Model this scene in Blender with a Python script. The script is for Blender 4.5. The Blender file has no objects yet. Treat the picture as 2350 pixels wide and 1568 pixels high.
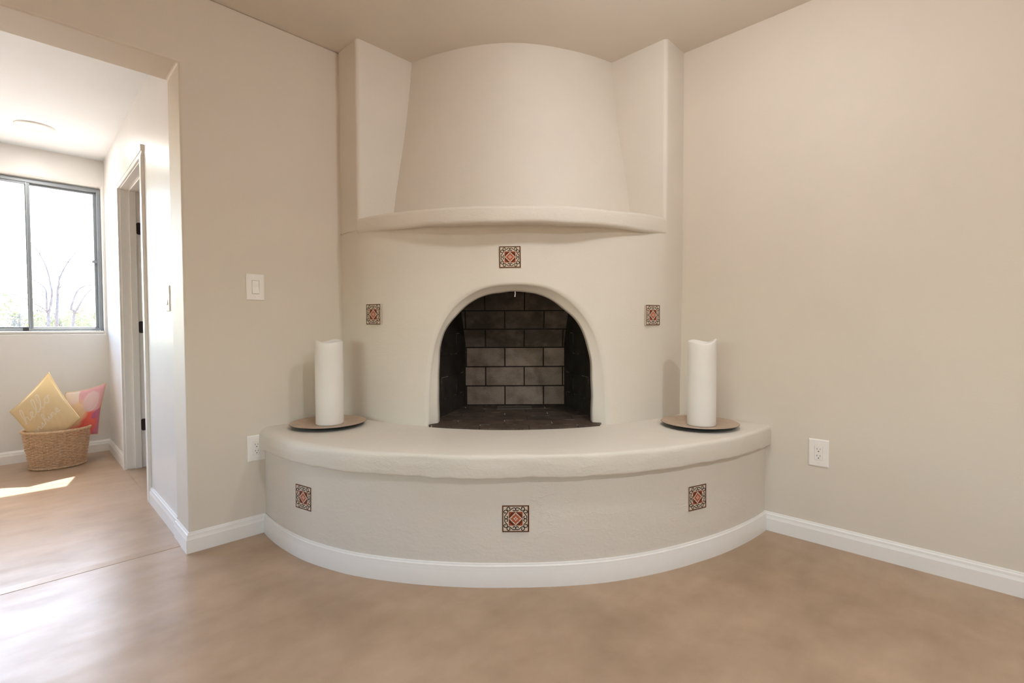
import bpy, bmesh, math, random
from math import sin, cos, pi, sqrt, radians as rad, hypot, exp, floor, tan, atan2
from mathutils import Vector, Matrix, noise as mnoise

S = bpy.context.scene
C = S.collection
random.seed(11)
EPS = 1e-9

# ------------------------------------------------------------------ materials
def nodes_of(name):
    m = bpy.data.materials.new(name); m.use_nodes = True
    nt = m.node_tree; nt.nodes.clear()
    out = nt.nodes.new('ShaderNodeOutputMaterial')
    return m, nt, out

def nd(nt, kind, **kw):
    n = nt.nodes.new(kind)
    for k, v in kw.items():
        if hasattr(n, k): setattr(n, k, v)
        else: n.inputs[k.replace('_', ' ')].default_value = v
    return n

def principled(nt, out, col=(.8, .8, .8), rough=.5, spec=.5, metal=0.0):
    b = nt.nodes.new('ShaderNodeBsdfPrincipled')
    b.inputs['Base Color'].default_value = (*col, 1)
    b.inputs['Roughness'].default_value = rough
    b.inputs['Specular IOR Level'].default_value = spec
    b.inputs['Metallic'].default_value = metal
    nt.links.new(b.outputs[0], out.inputs[0])
    return b

def noise(nt, vec, scale, detail=4, rough=.55, dist=0.0):
    n = nt.nodes.new('ShaderNodeTexNoise')
    n.inputs['Scale'].default_value = scale
    n.inputs['Detail'].default_value = detail
    n.inputs['Roughness'].default_value = rough
    n.inputs['Distortion'].default_value = dist
    nt.links.new(vec, n.inputs['Vector'])
    return n

def ramp(nt, fac, stops):
    r = nt.nodes.new('ShaderNodeValToRGB')
    e = r.color_ramp.elements
    while len(e) < len(stops): e.new(.5)
    for i, (p, c) in enumerate(stops):
        e[i].position = p; e[i].color = (*c, 1)
    nt.links.new(fac, r.inputs[0])
    return r

def bump(nt, b, height, strength, dist):
    n = nt.nodes.new('ShaderNodeBump')
    n.inputs['Strength'].default_value = strength
    n.inputs['Distance'].default_value = dist
    nt.links.new(height, n.inputs['Height'])
    nt.links.new(n.outputs[0], b.inputs['Normal'])
    return n

def coords(nt, scale=(1, 1, 1), kind='Object'):
    t = nt.nodes.new('ShaderNodeTexCoord')
    mp = nt.nodes.new('ShaderNodeMapping')
    mp.inputs['Scale'].default_value = scale
    nt.links.new(t.outputs[kind], mp.inputs[0])
    return mp.outputs[0]

def math_node(nt, op, a, b=None, bv=None):
    n = nt.nodes.new('ShaderNodeMath'); n.operation = op
    nt.links.new(a, n.inputs[0])
    if b is not None: nt.links.new(b, n.inputs[1])
    if bv is not None: n.inputs[1].default_value = bv
    return n.outputs[0]

def mat_simple(name, col, rough=.5, spec=.5, metal=0.0, var=.04, scale=30, bmp=0.0):
    m, nt, out = nodes_of(name)
    b = principled(nt, out, col, rough, spec, metal)
    v = coords(nt)
    n = noise(nt, v, scale, 3)
    lo = tuple(max(0, c * (1 - var)) for c in col); hi = tuple(min(1, c * (1 + var)) for c in col)
    r = ramp(nt, n.outputs[0], [(.3, lo), (.7, hi)])
    nt.links.new(r.outputs[0], b.inputs['Base Color'])
    if bmp: bump(nt, b, n.outputs[0], bmp, .002)
    return m

def mat_wall(name, col, rough=.60, spec=.3, tex=.10):
    """painted drywall: faint orange-peel and roller mottling"""
    m, nt, out = nodes_of(name)
    b = principled(nt, out, col, rough, spec)
    v = coords(nt)
    n1 = noise(nt, v, 3.0, 3)
    r = ramp(nt, n1.outputs[0], [(.3, tuple(c * .985 for c in col)), (.7, tuple(c * 1.015 for c in col))])
    nt.links.new(r.outputs[0], b.inputs['Base Color'])
    n2 = noise(nt, v, 140, 3)
    n3 = noise(nt, v, 9, 3)
    h = math_node(nt, 'ADD', n2.outputs[0], math_node(nt, 'MULTIPLY', n3.outputs[0], bv=2.5))
    bump(nt, b, h, tex, .003)
    return m

def mat_plaster(name, col, strength=.42):
    """hand trowelled plaster: broad waves, arced trowel ridges, small grit"""
    m, nt, out = nodes_of(name)
    b = principled(nt, out, col, .55, .3)
    v = coords(nt)
    n1 = noise(nt, v, 4.0, 4, .5, .3)
    r = ramp(nt, n1.outputs[0], [(.3, tuple(c * .98 for c in col)), (.7, tuple(c * 1.015 for c in col))])
    nt.links.new(r.outputs[0], b.inputs['Base Color'])
    vs = coords(nt, (1, 1, 2.2))
    w = noise(nt, vs, 6.5, 5, .55, .5)
    ridge = math_node(nt, 'ABSOLUTE', math_node(nt, 'SUBTRACT', w.outputs[0], bv=.5))
    rg = nt.nodes.new('ShaderNodeMapRange'); rg.inputs['From Min'].default_value = .0; rg.inputs['From Max'].default_value = .022
    rg.inputs['To Min'].default_value = 1; rg.inputs['To Max'].default_value = 0
    nt.links.new(ridge, rg.inputs['Value'])
    pk_ = noise(nt, v, 3.2, 2)
    mk = nt.nodes.new('ShaderNodeMapRange'); mk.inputs['From Min'].default_value = .50; mk.inputs['From Max'].default_value = .68
    nt.links.new(pk_.outputs[0], mk.inputs['Value'])
    ridge = math_node(nt, 'MULTIPLY', rg.outputs[0], mk.outputs[0])
    g = noise(nt, v, 85, 4, .6)
    f = noise(nt, coords(nt, (1, 1, 1.7)), 13, 4, .55)
    h = math_node(nt, 'ADD', math_node(nt, 'MULTIPLY', ridge, bv=.42), math_node(nt, 'MULTIPLY', g.outputs[0], bv=.30))
    h = math_node(nt, 'ADD', h, math_node(nt, 'MULTIPLY', f.outputs[0], bv=1.1))
    bump(nt, b, h, strength, .006)
    return m

WALL = (.665, .606, .527)
M = {}
M['wall'] = mat_wall('wall_paint', WALL)
M['hallwall'] = mat_wall('hall_wall_paint', (.715, .70, .675), .36, .38, .16)
M['ceil'] = mat_wall('ceiling_paint', (.70, .645, .57), .6, .25, .1)
M['hallceil'] = mat_wall('hall_ceiling_paint', (.775, .805, .825), .5, .3, .12)
M['plaster'] = mat_plaster('fireplace_plaster', (.69, .645, .578))
M['plaster_smooth'] = mat_plaster('fireplace_plaster_smooth', (.69, .645, .578), .20)
M['white'] = mat_simple('white_trim_paint', (.80, .785, .755), .35, .5, var=.01)
M['plate'] = mat_simple('white_plastic', (.82, .79, .755), .3, .5, var=.01)
M['slot'] = mat_simple('dark_slot', (.05, .03, .02), .7, .2)
M['wax'] = mat_simple('white_wax', (.76, .735, .70), .5, .35, var=.015, scale=12)
M['wick'] = mat_simple('wick', (.12, .1, .08), .9, .1)
M['bronze'] = mat_simple('dark_bronze', (.035, .018, .016), .4, .5, .4)
M['frame'] = mat_simple('grey_aluminium', (.26, .285, .31), .4, .5, .25, var=.02)
M['track'] = mat_simple('pale_aluminium', (.55, .56, .56), .35, .5, .4, var=.02)
M['seal'] = mat_simple('dark_seal', (.05, .05, .05), .7, .2)

def mat_copper():
    m, nt, out = nodes_of('matte_copper')
    b = principled(nt, out, (.4, .27, .19), .48, .4, .1)
    v = coords(nt)
    n = noise(nt, v, 18, 5, .6)
    r = ramp(nt, n.outputs[0], [(.25, (.42, .315, .235)), (.75, (.55, .425, .325))])
    nt.links.new(r.outputs[0], b.inputs['Base Color'])
    return m
M['copper'] = mat_copper()
M['plateblack'] = mat_simple('black_underside', (.012, .011, .012), .35, .5)

def mat_floor(name, c0, c1, c2, rough=.3):
    """stained and sealed concrete: clouds, fine trowel scratches, waxed sheen"""
    m, nt, out = nodes_of(name)
    b = principled(nt, out, c1, rough, .28)
    v = coords(nt)
    big = noise(nt, v, 1.3, 5, .5)
    mid = noise(nt, v, 6.0, 4, .55)
    s = math_node(nt, 'ADD', math_node(nt, 'MULTIPLY', big.outputs[0], bv=.62), math_node(nt, 'MULTIPLY', mid.outputs[0], bv=.38))
    r = ramp(nt, s, [(.34, c0), (.5, c1), (.66, c2)])
    nt.links.new(r.outputs[0], b.inputs['Base Color'])
    vs = coords(nt, (1, 2.4, 1))
    st = noise(nt, vs, 5, 3, .5)
    pol_ = noise(nt, coords(nt, (1, 3.4, 1)), 3.6, 5, .6)
    sp = nt.nodes.new('ShaderNodeMapRange'); sp.inputs['From Min'].default_value = .30; sp.inputs['From Max'].default_value = .70
    sp.inputs['To Min'].default_value = .10; sp.inputs['To Max'].default_value = .30
    nt.links.new(pol_.outputs[0], sp.inputs['Value']); nt.links.new(sp.outputs[0], b.inputs['Specular IOR Level'])
    fine = noise(nt, v, 38, 3, .5)
    grain = noise(nt, coords(nt, (1, .25, 1)), 150, 3, .6)
    h = math_node(nt, 'ADD', math_node(nt, 'MULTIPLY', st.outputs[0], bv=.8), math_node(nt, 'MULTIPLY', fine.outputs[0], bv=.35))
    h = math_node(nt, 'ADD', h, math_node(nt, 'MULTIPLY', grain.outputs[0], bv=.10))
    bump(nt, b, h, .05, .004)
    return m
M['floor'] = mat_floor('stained_concrete', (.318, .224, .150), (.392, .282, .193), (.462, .340, .240), .30)

def mat_brick(name, c_a, c_b, mortar, bw, rh, ms, light_mortar=None, soot_z=None, soot=(.03, .025, .022), off=.5):
    m, nt, out = nodes_of(name)
    b = principled(nt, out, c_a, .8, .2)
    uv = coords(nt, (1, 1, 1), 'UV')
    bt = nt.nodes.new('ShaderNodeTexBrick')
    bt.offset = off; bt.squash = 1.0
    bt.inputs['Scale'].default_value = 1.0
    bt.inputs['Brick Width'].default_value = bw
    bt.inputs['Row Height'].default_value = rh
    bt.inputs['Mortar Size'].default_value = ms
    bt.inputs['Mortar Smooth'].default_value = .15
    bt.inputs['Bias'].default_value = 0.0
    bt.inputs['Color1'].default_value = (*c_a, 1); bt.inputs['Color2'].default_value = (*c_b, 1)
    bt.inputs['Mortar'].default_value = (*mortar, 1)
    nt.links.new(uv, bt.inputs['Vector'])
    n = noise(nt, uv, 230, 3, .7)
    mul = nt.nodes.new('ShaderNodeMix'); mul.data_type = 'RGBA'; mul.blend_type = 'MULTIPLY'
    mul.inputs[0].default_value = .85
    spk = ramp(nt, n.outputs[0], [(.30, (.45, .43, .42)), (.56, (1, 1, 1))])
    nt.links.new(bt.outputs['Color'], mul.inputs[6]); nt.links.new(spk.outputs[0], mul.inputs[7])
    col = mul.outputs[2]
    # smoke blotches
    n4 = noise(nt, uv, 9, 4, .6)
    bl4 = ramp(nt, n4.outputs[0], [(.32, (.52, .50, .49)), (.58, (1, 1, 1))])
    m4 = nt.nodes.new('ShaderNodeMix'); m4.data_type = 'RGBA'; m4.blend_type = 'MULTIPLY'; m4.inputs[0].default_value = .9
    nt.links.new(col, m4.inputs[6]); nt.links.new(bl4.outputs[0], m4.inputs[7]); col = m4.outputs[2]
    if light_mortar:
        # broken flecks of pale mortar left along the joints
        n2 = noise(nt, uv, 7, 3)
        k = ramp(nt, n2.outputs[0], [(.52, (0, 0, 0)), (.60, (1, 1, 1))])
        fac = math_node(nt, 'MULTIPLY', bt.outputs['Fac'], k.outputs[0])
        mx = nt.nodes.new('ShaderNodeMix'); mx.data_type = 'RGBA'
        nt.links.new(fac, mx.inputs[0]); nt.links.new(col, mx.inputs[6]); mx.inputs[7].default_value = (*light_mortar, 1)
        col = mx.outputs[2]
    if soot_z is not None:
        # soot stain left by old fires above the third course
        sx = nt.nodes.new('ShaderNodeSeparateXYZ'); nt.links.new(uv, sx.inputs[0])
        n3 = noise(nt, uv, 5, 4, .6)
        k = ramp(nt, n3.outputs[0], [(.45, (.75, .75, .75)), (.72, (.30, .30, .30))])
        gt = math_node(nt, 'GREATER_THAN', sx.outputs[1], bv=soot_z)
        fac = math_node(nt, 'MULTIPLY', gt, k.outputs[0])
        mx = nt.nodes.new('ShaderNodeMix'); mx.data_type = 'RGBA'
        nt.links.new(fac, mx.inputs[0]); nt.links.new(col, mx.inputs[6]); mx.inputs[7].default_value = (*soot, 1)
        col = mx.outputs[2]
    nt.links.new(col, b.inputs['Base Color'])
    h = math_node(nt, 'SUBTRACT', math_node(nt, 'MULTIPLY', n.outputs[0], bv=.4), bt.outputs['Fac'])
    bump(nt, b, h, .6, .004)
    return m
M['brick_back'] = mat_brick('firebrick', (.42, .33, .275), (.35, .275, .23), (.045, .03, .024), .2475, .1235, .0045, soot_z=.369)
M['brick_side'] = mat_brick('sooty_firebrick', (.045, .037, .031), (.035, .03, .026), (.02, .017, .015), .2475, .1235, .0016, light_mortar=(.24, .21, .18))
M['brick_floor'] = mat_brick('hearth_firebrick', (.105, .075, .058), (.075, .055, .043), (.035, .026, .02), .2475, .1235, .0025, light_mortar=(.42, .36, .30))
M['soot'] = mat_simple('soot_black_steel', (.022, .018, .016), .7, .3)

# tile colours
M['t_cream'] = mat_simple('tile_cream_glaze', (.66, .55, .44), .25, .5)
M['t_brown'] = mat_simple('tile_brown_glaze', (.085, .024, .012), .25, .5)
M['t_black'] = mat_simple('tile_black_glaze', (.014, .008, .005), .25, .5)
M['t_red'] = mat_simple('tile_red_glaze', (.40, .095, .045), .25, .5, var=.18, scale=120)
M['t_rust'] = mat_simple('tile_rust_glaze', (.30, .062, .026), .25, .5, var=.25, scale=120)

def mat_wicker():
    m, nt, out = nodes_of('wicker')
    b = principled(nt, out, (.5, .33, .2), .55, .3)
    v = coords(nt)
    n = noise(nt, v, 60, 4)
    r = ramp(nt, n.outputs[0], [(.3, (.50, .32, .185)), (.7, (.70, .50, .33))])
    nt.links.new(r.outputs[0], b.inputs['Base Color'])
    return m
M['wicker'] = mat_wicker()

def mat_fabric(name, col, transl=.38):
    m, nt, out = nodes_of(name)
    b = nt.nodes.new('ShaderNodeBsdfPrincipled')
    b.inputs['Base Color'].default_value = (*col, 1); b.inputs['Roughness'].default_value = .9
    b.inputs['Specular IOR Level'].default_value = .1
    tr = nt.nodes.new('ShaderNodeBsdfTranslucent'); tr.inputs[0].default_value = (*col, 1)
    mx = nt.nodes.new('ShaderNodeMixShader'); mx.inputs[0].default_value = transl
    nt.links.new(b.outputs[0], mx.inputs[1]); nt.links.new(tr.outputs[0], mx.inputs[2])
    nt.links.new(mx.outputs[0], out.inputs[0])
    v = coords(nt)
    n = noise(nt, v, 260, 2)
    n2 = noise(nt, v, 9, 3)
    h = math_node(nt, 'ADD', math_node(nt, 'MULTIPLY', n.outputs[0], bv=.3), math_node(nt, 'MULTIPLY', n2.outputs[0], bv=2.0))
    bump(nt, b, h, .25, .003)
    return m, nt, b, tr
M['yellow'] = mat_fabric('yellow_cotton', (.78, .65, .42))[0]
M['letter'] = mat_fabric('pale_cotton_print', (.86, .80, .70))[0]
def mat_watercolour():
    m, nt, b, tr = mat_fabric('watercolour_print', (.9, .6, .55))
    uv = coords(nt, (1, 1, 1), 'UV')
    n = noise(nt, uv, 2.2, 3, .5, .5)
    add = nt.nodes.new('ShaderNodeVectorMath'); add.operation = 'MULTIPLY_ADD'
    nt.links.new(n.outputs[1], add.inputs[0]); add.inputs[1].default_value = (.22, .22, 0); nt.links.new(uv, add.inputs[2])
    vo = nt.nodes.new('ShaderNodeTexVoronoi'); vo.feature = 'SMOOTH_F1'
    vo.inputs['Scale'].default_value = 2.6
    try: vo.inputs['Smoothness'].default_value = .12
    except Exception: pass
    nt.links.new(add.outputs[0], vo.inputs['Vector'])
    sep = nt.nodes.new('ShaderNodeSeparateColor'); nt.links.new(vo.outputs['Color'], sep.inputs[0])
    r = ramp(nt, sep.outputs[0], [(.0, (.88, .80, .72)), (.22, (.80, .42, .46)), (.42, (.86, .80, .60)), (.58, (.84, .22, .20)), (.75, (.82, .52, .52)), (.92, (.62, .20, .34))])
    # painted petals: a coral one low on the right, a pale pink one above
    sx = nt.nodes.new('ShaderNodeSeparateXYZ'); nt.links.new(add.outputs[0], sx.inputs[0])
    def blob(cx, cy, rad_, soft):
        dx = math_node(nt, 'SUBTRACT', sx.outputs[0], bv=cx); dy = math_node(nt, 'SUBTRACT', sx.outputs[1], bv=cy)
        d = math_node(nt, 'SQRT', math_node(nt, 'ADD', math_node(nt, 'MULTIPLY', dx, dx), math_node(nt, 'MULTIPLY', dy, dy)))
        mr = nt.nodes.new('ShaderNodeMapRange'); mr.inputs['From Min'].default_value = rad_; mr.inputs['From Max'].default_value = rad_ + soft
        mr.inputs['To Min'].default_value = 1; mr.inputs['To Max'].default_value = 0
        nt.links.new(d, mr.inputs['Value']); return mr.outputs[0]
    col = r.outputs[0]
    for (cx, cy, rr, so, cc) in [(.45, .95, .33, .03, (.93, .82, .76)), (.83, .95, .38, .02, (.84, .50, .54)), (.70, .34, .27, .10, (.90, .20, .16)), (.45, .62, .2, .12, (.93, .72, .48)), (.80, .82, .22, .03, (.87, .66, .66)), (.93, .50, .05, .02, (.62, .2, .38))]:
        mx = nt.nodes.new('ShaderNodeMix'); mx.data_type = 'RGBA'
        nt.links.new(blob(cx, cy, rr, so), mx.inputs[0]); nt.links.new(col, mx.inputs[6]); mx.inputs[7].default_value = (*cc, 1)
        col = mx.outputs[2]
    nt.links.new(col, b.inputs['Base Color']); nt.links.new(col, tr.inputs[0])
    return m
M['water'] = mat_watercolour()

def mat_glass():
    m, nt, out = nodes_of('window_glass')
    tr = nt.nodes.new('ShaderNodeBsdfTransparent'); tr.inputs[0].default_value = (.97, .985, .98, 1)
    gl = nt.nodes.new('ShaderNodeBsdfGlossy'); gl.inputs['Roughness'].default_value = .02
    lw = nt.nodes.new('ShaderNodeLayerWeight'); lw.inputs[0].default_value = .5
    p5 = math_node(nt, 'POWER', lw.outputs['Facing'], bv=5.0)
    fr = nt.nodes.new('ShaderNodeMapRange'); fr.inputs['To Min'].default_value = .04; fr.inputs['To Max'].default_value = 1.0
    nt.links.new(p5, fr.inputs['Value'])
    mx = nt.nodes.new('ShaderNodeMixShader')
    nt.links.new(fr.outputs[0], mx.inputs[0]); nt.links.new(tr.outputs[0], mx.inputs[1]); nt.links.new(gl.outputs[0], mx.inputs[2])
    # patchy dust film, made denser to pale the trees like glare haze
    df = nt.nodes.new('ShaderNodeBsdfDiffuse'); df.inputs[0].default_value = (.8, .8, .8, 1)
    tl = nt.nodes.new('ShaderNodeBsdfTranslucent'); tl.inputs[0].default_value = (.85, .86, .9, 1)
    ad = nt.nodes.new('ShaderNodeMixShader'); ad.inputs[0].default_value = .8
    nt.links.new(df.outputs[0], ad.inputs[1]); nt.links.new(tl.outputs[0], ad.inputs[2])
    v = coords(nt)
    n = noise(nt, v, 5, 5, .6)
    mr = nt.nodes.new('ShaderNodeMapRange'); mr.inputs['From Min'].default_value = .35; mr.inputs['From Max'].default_value = .75
    mr.inputs['To Min'].default_value = .006; mr.inputs['To Max'].default_value = .028
    nt.links.new(n.outputs[0], mr.inputs['Value'])
    m2 = nt.nodes.new('ShaderNodeMixShader')
    nt.links.new(mr.outputs[0], m2.inputs[0]); nt.links.new(mx.outputs[0], m2.inputs[1]); nt.links.new(ad.outputs[0], m2.inputs[2])
    nt.links.new(m2.outputs[0], out.inputs[0])
    return m
M['glass'] = mat_glass()

def mat_warming_glass():
    m, nt, out = nodes_of('light_warming_glass')
    tr = nt.nodes.new('ShaderNodeBsdfTransparent'); tr.inputs[0].default_value = (.95, .885, .80, 1)  # tint added to warm the daylight from the fill windows
    gl = nt.nodes.new('ShaderNodeBsdfGlossy'); gl.inputs['Roughness'].default_value = .02
    mx = nt.nodes.new('ShaderNodeMixShader'); mx.inputs[0].default_value = .04
    nt.links.new(tr.outputs[0], mx.inputs[1]); nt.links.new(gl.outputs[0], mx.inputs[2]); nt.links.new(mx.outputs[0], out.inputs[0])
    return m
M['warmglass'] = mat_warming_glass()
def mat_emit(name, col, strength):
    m, nt, out = nodes_of(name)
    e = nt.nodes.new('ShaderNodeEmission'); e.inputs[0].default_value = (*col, 1); e.inputs[1].default_value = strength
    nt.links.new(e.outputs[0], out.inputs[0]); return m
M['lamp'] = mat_emit('lamp_lens', (1, .92, .82), 5.0)
M['bark'] = mat_simple('pale_bark', (.11, .09, .09), .9, .1, var=.25, scale=14)
M['leaf'] = mat_fabric('scrub_leaf', (.17, .18, .07), .45)[0]
M['leaf2'] = mat_fabric('grey_scrub_leaf', (.14, .145, .10), .4)[0]
M['soil'] = mat_simple('desert_soil', (.44, .35, .26), .95, .1, var=.2, scale=3)
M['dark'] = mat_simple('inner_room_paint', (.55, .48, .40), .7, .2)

# ------------------------------------------------------------------ mesh helpers
class MB:
    def __init__(s): s.v = []; s.f = []; s.m = []; s.uv = {}
    def add(s, verts, faces, mi=0, uvs=None):
        o = len(s.v); s.v += [tuple(p) for p in verts]
        for k, f in enumerate(faces):
            if uvs: s.uv[len(s.f)] = [uvs[i] for i in f]
            s.f.append(tuple(i + o for i in f)); s.m.append(mi)
        return s
    def box(s, a, b, mi=0):
        x0, x1 = sorted((a[0], b[0])); y0, y1 = sorted((a[1], b[1])); z0, z1 = sorted((a[2], b[2]))
        v = [(x0, y0, z0), (x1, y0, z0), (x1, y1, z0), (x0, y1, z0), (x0, y0, z1), (x1, y0, z1), (x1, y1, z1), (x0, y1, z1)]
        return s.add(v, [(0, 3, 2, 1), (4, 5, 6, 7), (0, 1, 5, 4), (1, 2, 6, 5), (2, 3, 7, 6), (3, 0, 4, 7)], mi)
    def grid(s, fn, nu, nv, mi=0, closed_u=False, uvf=None, flip=False):
        vs = []; uv = []
        for j in range(nv + 1):
            for i in range(nu + (0 if closed_u else 1)):
                vs.append(fn(i / nu, j / nv)); uv.append(uvf(i / nu, j / nv) if uvf else (i / nu, j / nv))
        w = nu if closed_u else nu + 1; fs = []
        for j in range(nv):
            for i in range(nu):
                a = j * w + i; b = j * w + (i + 1) % w; c_ = (j + 1) * w + (i + 1) % w; d = (j + 1) * w + i
                fs.append((a, d, c_, b) if flip else (a, b, c_, d))
        return s.add(vs, fs, mi, uv)
    def tube(s, pts, radii, n=8, mi=0, cap=True):
        pts = [Vector(p) for p in pts]
        if not hasattr(radii, '__len__'): radii = [radii] * len(pts)
        rings = []; ref = None
        for i, p in enumerate(pts):
            t = (pts[min(i + 1, len(pts) - 1)] - pts[max(i - 1, 0)])
            if t.length < 1e-9: t = Vector((0, 0, 1))
            t.normalize()
            if ref is None:
                ref = Vector((0, 0, 1)) if abs(t.z) < .9 else Vector((1, 0, 0))
            a = (ref - t * ref.dot(t))
            if a.length < 1e-6: a = t.orthogonal()
            a.normalize(); ref = a; b = t.cross(a)
            rings.append([p + (a * cos(2 * pi * k / n) + b * sin(2 * pi * k / n)) * radii[i] for k in range(n)])
        vs = [v for r in rings for v in r]; fs = []
        for i in range(len(rings) - 1):
            for k in range(n):
                fs.append((i * n + k, i * n + (k + 1) % n, (i + 1) * n + (k + 1) % n, (i + 1) * n + k))
        if cap:
            fs.append(tuple(reversed(range(n)))); fs.append(tuple((len(rings) - 1) * n + k for k in range(n)))
        return s.add(vs, fs, mi)
    def lathe(s, prof, n=48, mi=0, cx=0, cy=0, jit=None, mis=None):
        def fn_pt(r, z, k):
            a = 2 * pi * k / n
            rr, zz = (r, z) if jit is None else jit(r, z, a)
            return (cx + rr * cos(a), cy + rr * sin(a), zz)
        vs = [fn_pt(r, z, k) for (r, z) in prof for k in range(n)]
        o = len(prof)
        for i in range(o - 1):
            fs = [(i * n + k, i * n + (k + 1) % n, (i + 1) * n + (k + 1) % n, (i + 1) * n + k) for k in range(n)]
            if i == 0: base = len(s.v); s.add(vs, fs, mis[i] if mis else mi)
            else:
                for f in fs: s.f.append(tuple(q + base for q in f)); s.m.append(mis[i] if mis else mi)
        return s
    def build(s, name, mats, parent=None, smooth=False, bevel=0, bseg=2, weld=False, auto=None):
        me = bpy.data.meshes.new(name)
        me.from_pydata(s.v, [], s.f); me.update()
        if not isinstance(mats, (list, tuple)): mats = [mats]
        for m_ in mats: me.materials.append(M[m_] if isinstance(m_, str) else m_)
        if len(mats) > 1:
            for p, k in zip(me.polygons, s.m): p.material_index = k
        if s.uv:
            ul = me.uv_layers.new(name='UVMap')
            for p in me.polygons:
                q = s.uv.get(p.index)
                if q:
                    for li, c_ in zip(p.loop_indices, q): ul.data[li].uv = c_
        bm = bmesh.new(); bm.from_mesh(me)
        if weld: bmesh.ops.remove_doubles(bm, verts=bm.verts, dist=1e-5)
        if not s.uv or weld: bmesh.ops.recalc_face_normals(bm, faces=bm.faces)
        bm.to_mesh(me); bm.free()
        if smooth:
            for p in me.polygons: p.use_smooth = True
        o = bpy.data.objects.new(name, me); C.objects.link(o)
        if parent is not None: o.parent = parent
        if bevel:
            b = o.modifiers.new('bevel', 'BEVEL'); b.width = bevel; b.segments = bseg; b.limit_method = 'ANGLE'; b.angle_limit = rad(40)
        if auto is not None:
            try: me.set_sharp_from_angle(angle=rad(auto))
            except Exception: pass
        return o

def struct(o):
    o['kind'] = 'structure'; return o
def tag(o, label, cat, group=None):
    o['label'] = label; o['category'] = cat
    if group: o['group'] = group
    return o
def empty(name, loc=(0, 0, 0), rz=0):
    o = bpy.data.objects.new(name, None); C.objects.link(o); o.location = loc; o.rotation_euler = (0, 0, rz)
    o.empty_display_size = .05
    return o
def dup(root, loc, rot):
    r = root.copy(); C.objects.link(r); r.location = loc; r.rotation_euler = rot
    for ch in list(root.children):
        c_ = ch.copy(); C.objects.link(c_); c_.parent = r
        for g in list(ch.children):
            d = g.copy(); C.objects.link(d); d.parent = c_
    return r
def lerp(a, b, t): return a + (b - a) * t
def sstep(a, b, x):
    t = min(1, max(0, (x - a) / (b - a))); return t * t * (3 - 2 * t)
def interp(tab, x):
    if x <= tab[0][0]: return tab[0][1]
    for (a, va), (b, vb) in zip(tab, tab[1:]):
        if x <= b:
            t = (x - a) / (b - a); return lerp(va, vb, t)
    return tab[-1][1]
def nz(x, y, z, s=1.0): return mnoise.noise(Vector((x * s, y * s, z * s)))

# ------------------------------------------------------------------ room constants (metres)
H = 2.60            # main ceiling
XJ = -2.150         # right jamb of the opening in the left wall / hall right wall
T = .24             # left wall thickness
XO = -4.70          # left jamb of the opening
HZ = 2.257          # header soffit
HC = 2.473          # hall ceiling
HF = .006           # hall floor, slightly raised
YW = 2.748          # hall window wall, inner face
XR, YR = -6.4, -6.2 # far corner of the main room (behind the camera)
XHL = -6.4          # left end of the hall
WZ0, WZ1, WX1, WX0 = 1.012, 2.248, -2.166, -5.3   # hall window opening

def ext_poly(axis, outline, a, b):
    """extrude a closed 2-D outline between a and b along an axis ('x' -> (y,z), 'y' -> (x,z), 'z' -> (x,y))"""
    def P(p, q):
        return {'x': (q, p[0], p[1]), 'y': (p[0], q, p[1]), 'z': (p[0], p[1], q)}[axis]
    n = len(outline); mb = MB()
    vs = [P(p, a) for p in outline] + [P(p, b) for p in outline]
    fs = [tuple(range(n)), tuple(reversed(range(n, 2 * n)))]
    fs += [(i, i + n, (i + 1) % n + n, (i + 1) % n) for i in range(n)]
    return mb.add(vs, fs)

def wall_with_hole(axis, u0, u1, z0, z1, holes, a, b):
    """slab wall made of a grid of cells leaving holes; welded"""
    us = sorted({u0, u1} | {h[0] for h in holes} | {h[1] for h in holes})
    zs = sorted({z0, z1} | {h[2] for h in holes} | {h[3] for h in holes})
    mb = MB()
    def P(u, z, q): return (q, u, z) if axis == 'x' else (u, q, z)
    def solid(i, j):
        if i < 0 or j < 0 or i >= len(us) - 1 or j >= len(zs) - 1: return False
        cu = (us[i] + us[i + 1]) / 2; cz = (zs[j] + zs[j + 1]) / 2
        return not any(h[0] < cu < h[1] and h[2] < cz < h[3] for h in holes)
    for i in range(len(us) - 1):
        for j in range(len(zs) - 1):
            if not solid(i, j): continue
            A, B_, Z0, Z1 = us[i], us[i + 1], zs[j], zs[j + 1]
            for q in (a, b):
                mb.add([P(A, Z0, q), P(B_, Z0, q), P(B_, Z1, q), P(A, Z1, q)], [(0, 1, 2, 3)])
            if not solid(i - 1, j): mb.add([P(A, Z0, a), P(A, Z1, a), P(A, Z1, b), P(A, Z0, b)], [(0, 1, 2, 3)])
            if not solid(i + 1, j): mb.add([P(B_, Z0, a), P(B_, Z1, a), P(B_, Z1, b), P(B_, Z0, b)], [(0, 1, 2, 3)])
            if not solid(i, j - 1): mb.add([P(A, Z0, a), P(B_, Z0, a), P(B_, Z0, b), P(A, Z0, b)], [(0, 1, 2, 3)])
            if not solid(i, j + 1): mb.add([P(A, Z1, a), P(B_, Z1, a), P(B_, Z1, b), P(A, Z1, b)], [(0, 1, 2, 3)])
    return mb

# ------------------------------------------------------------------ room shell
struct(MB().box((XR, YR, -.12), (0.0, .13, 0)).build('floor', 'floor'))
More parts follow.
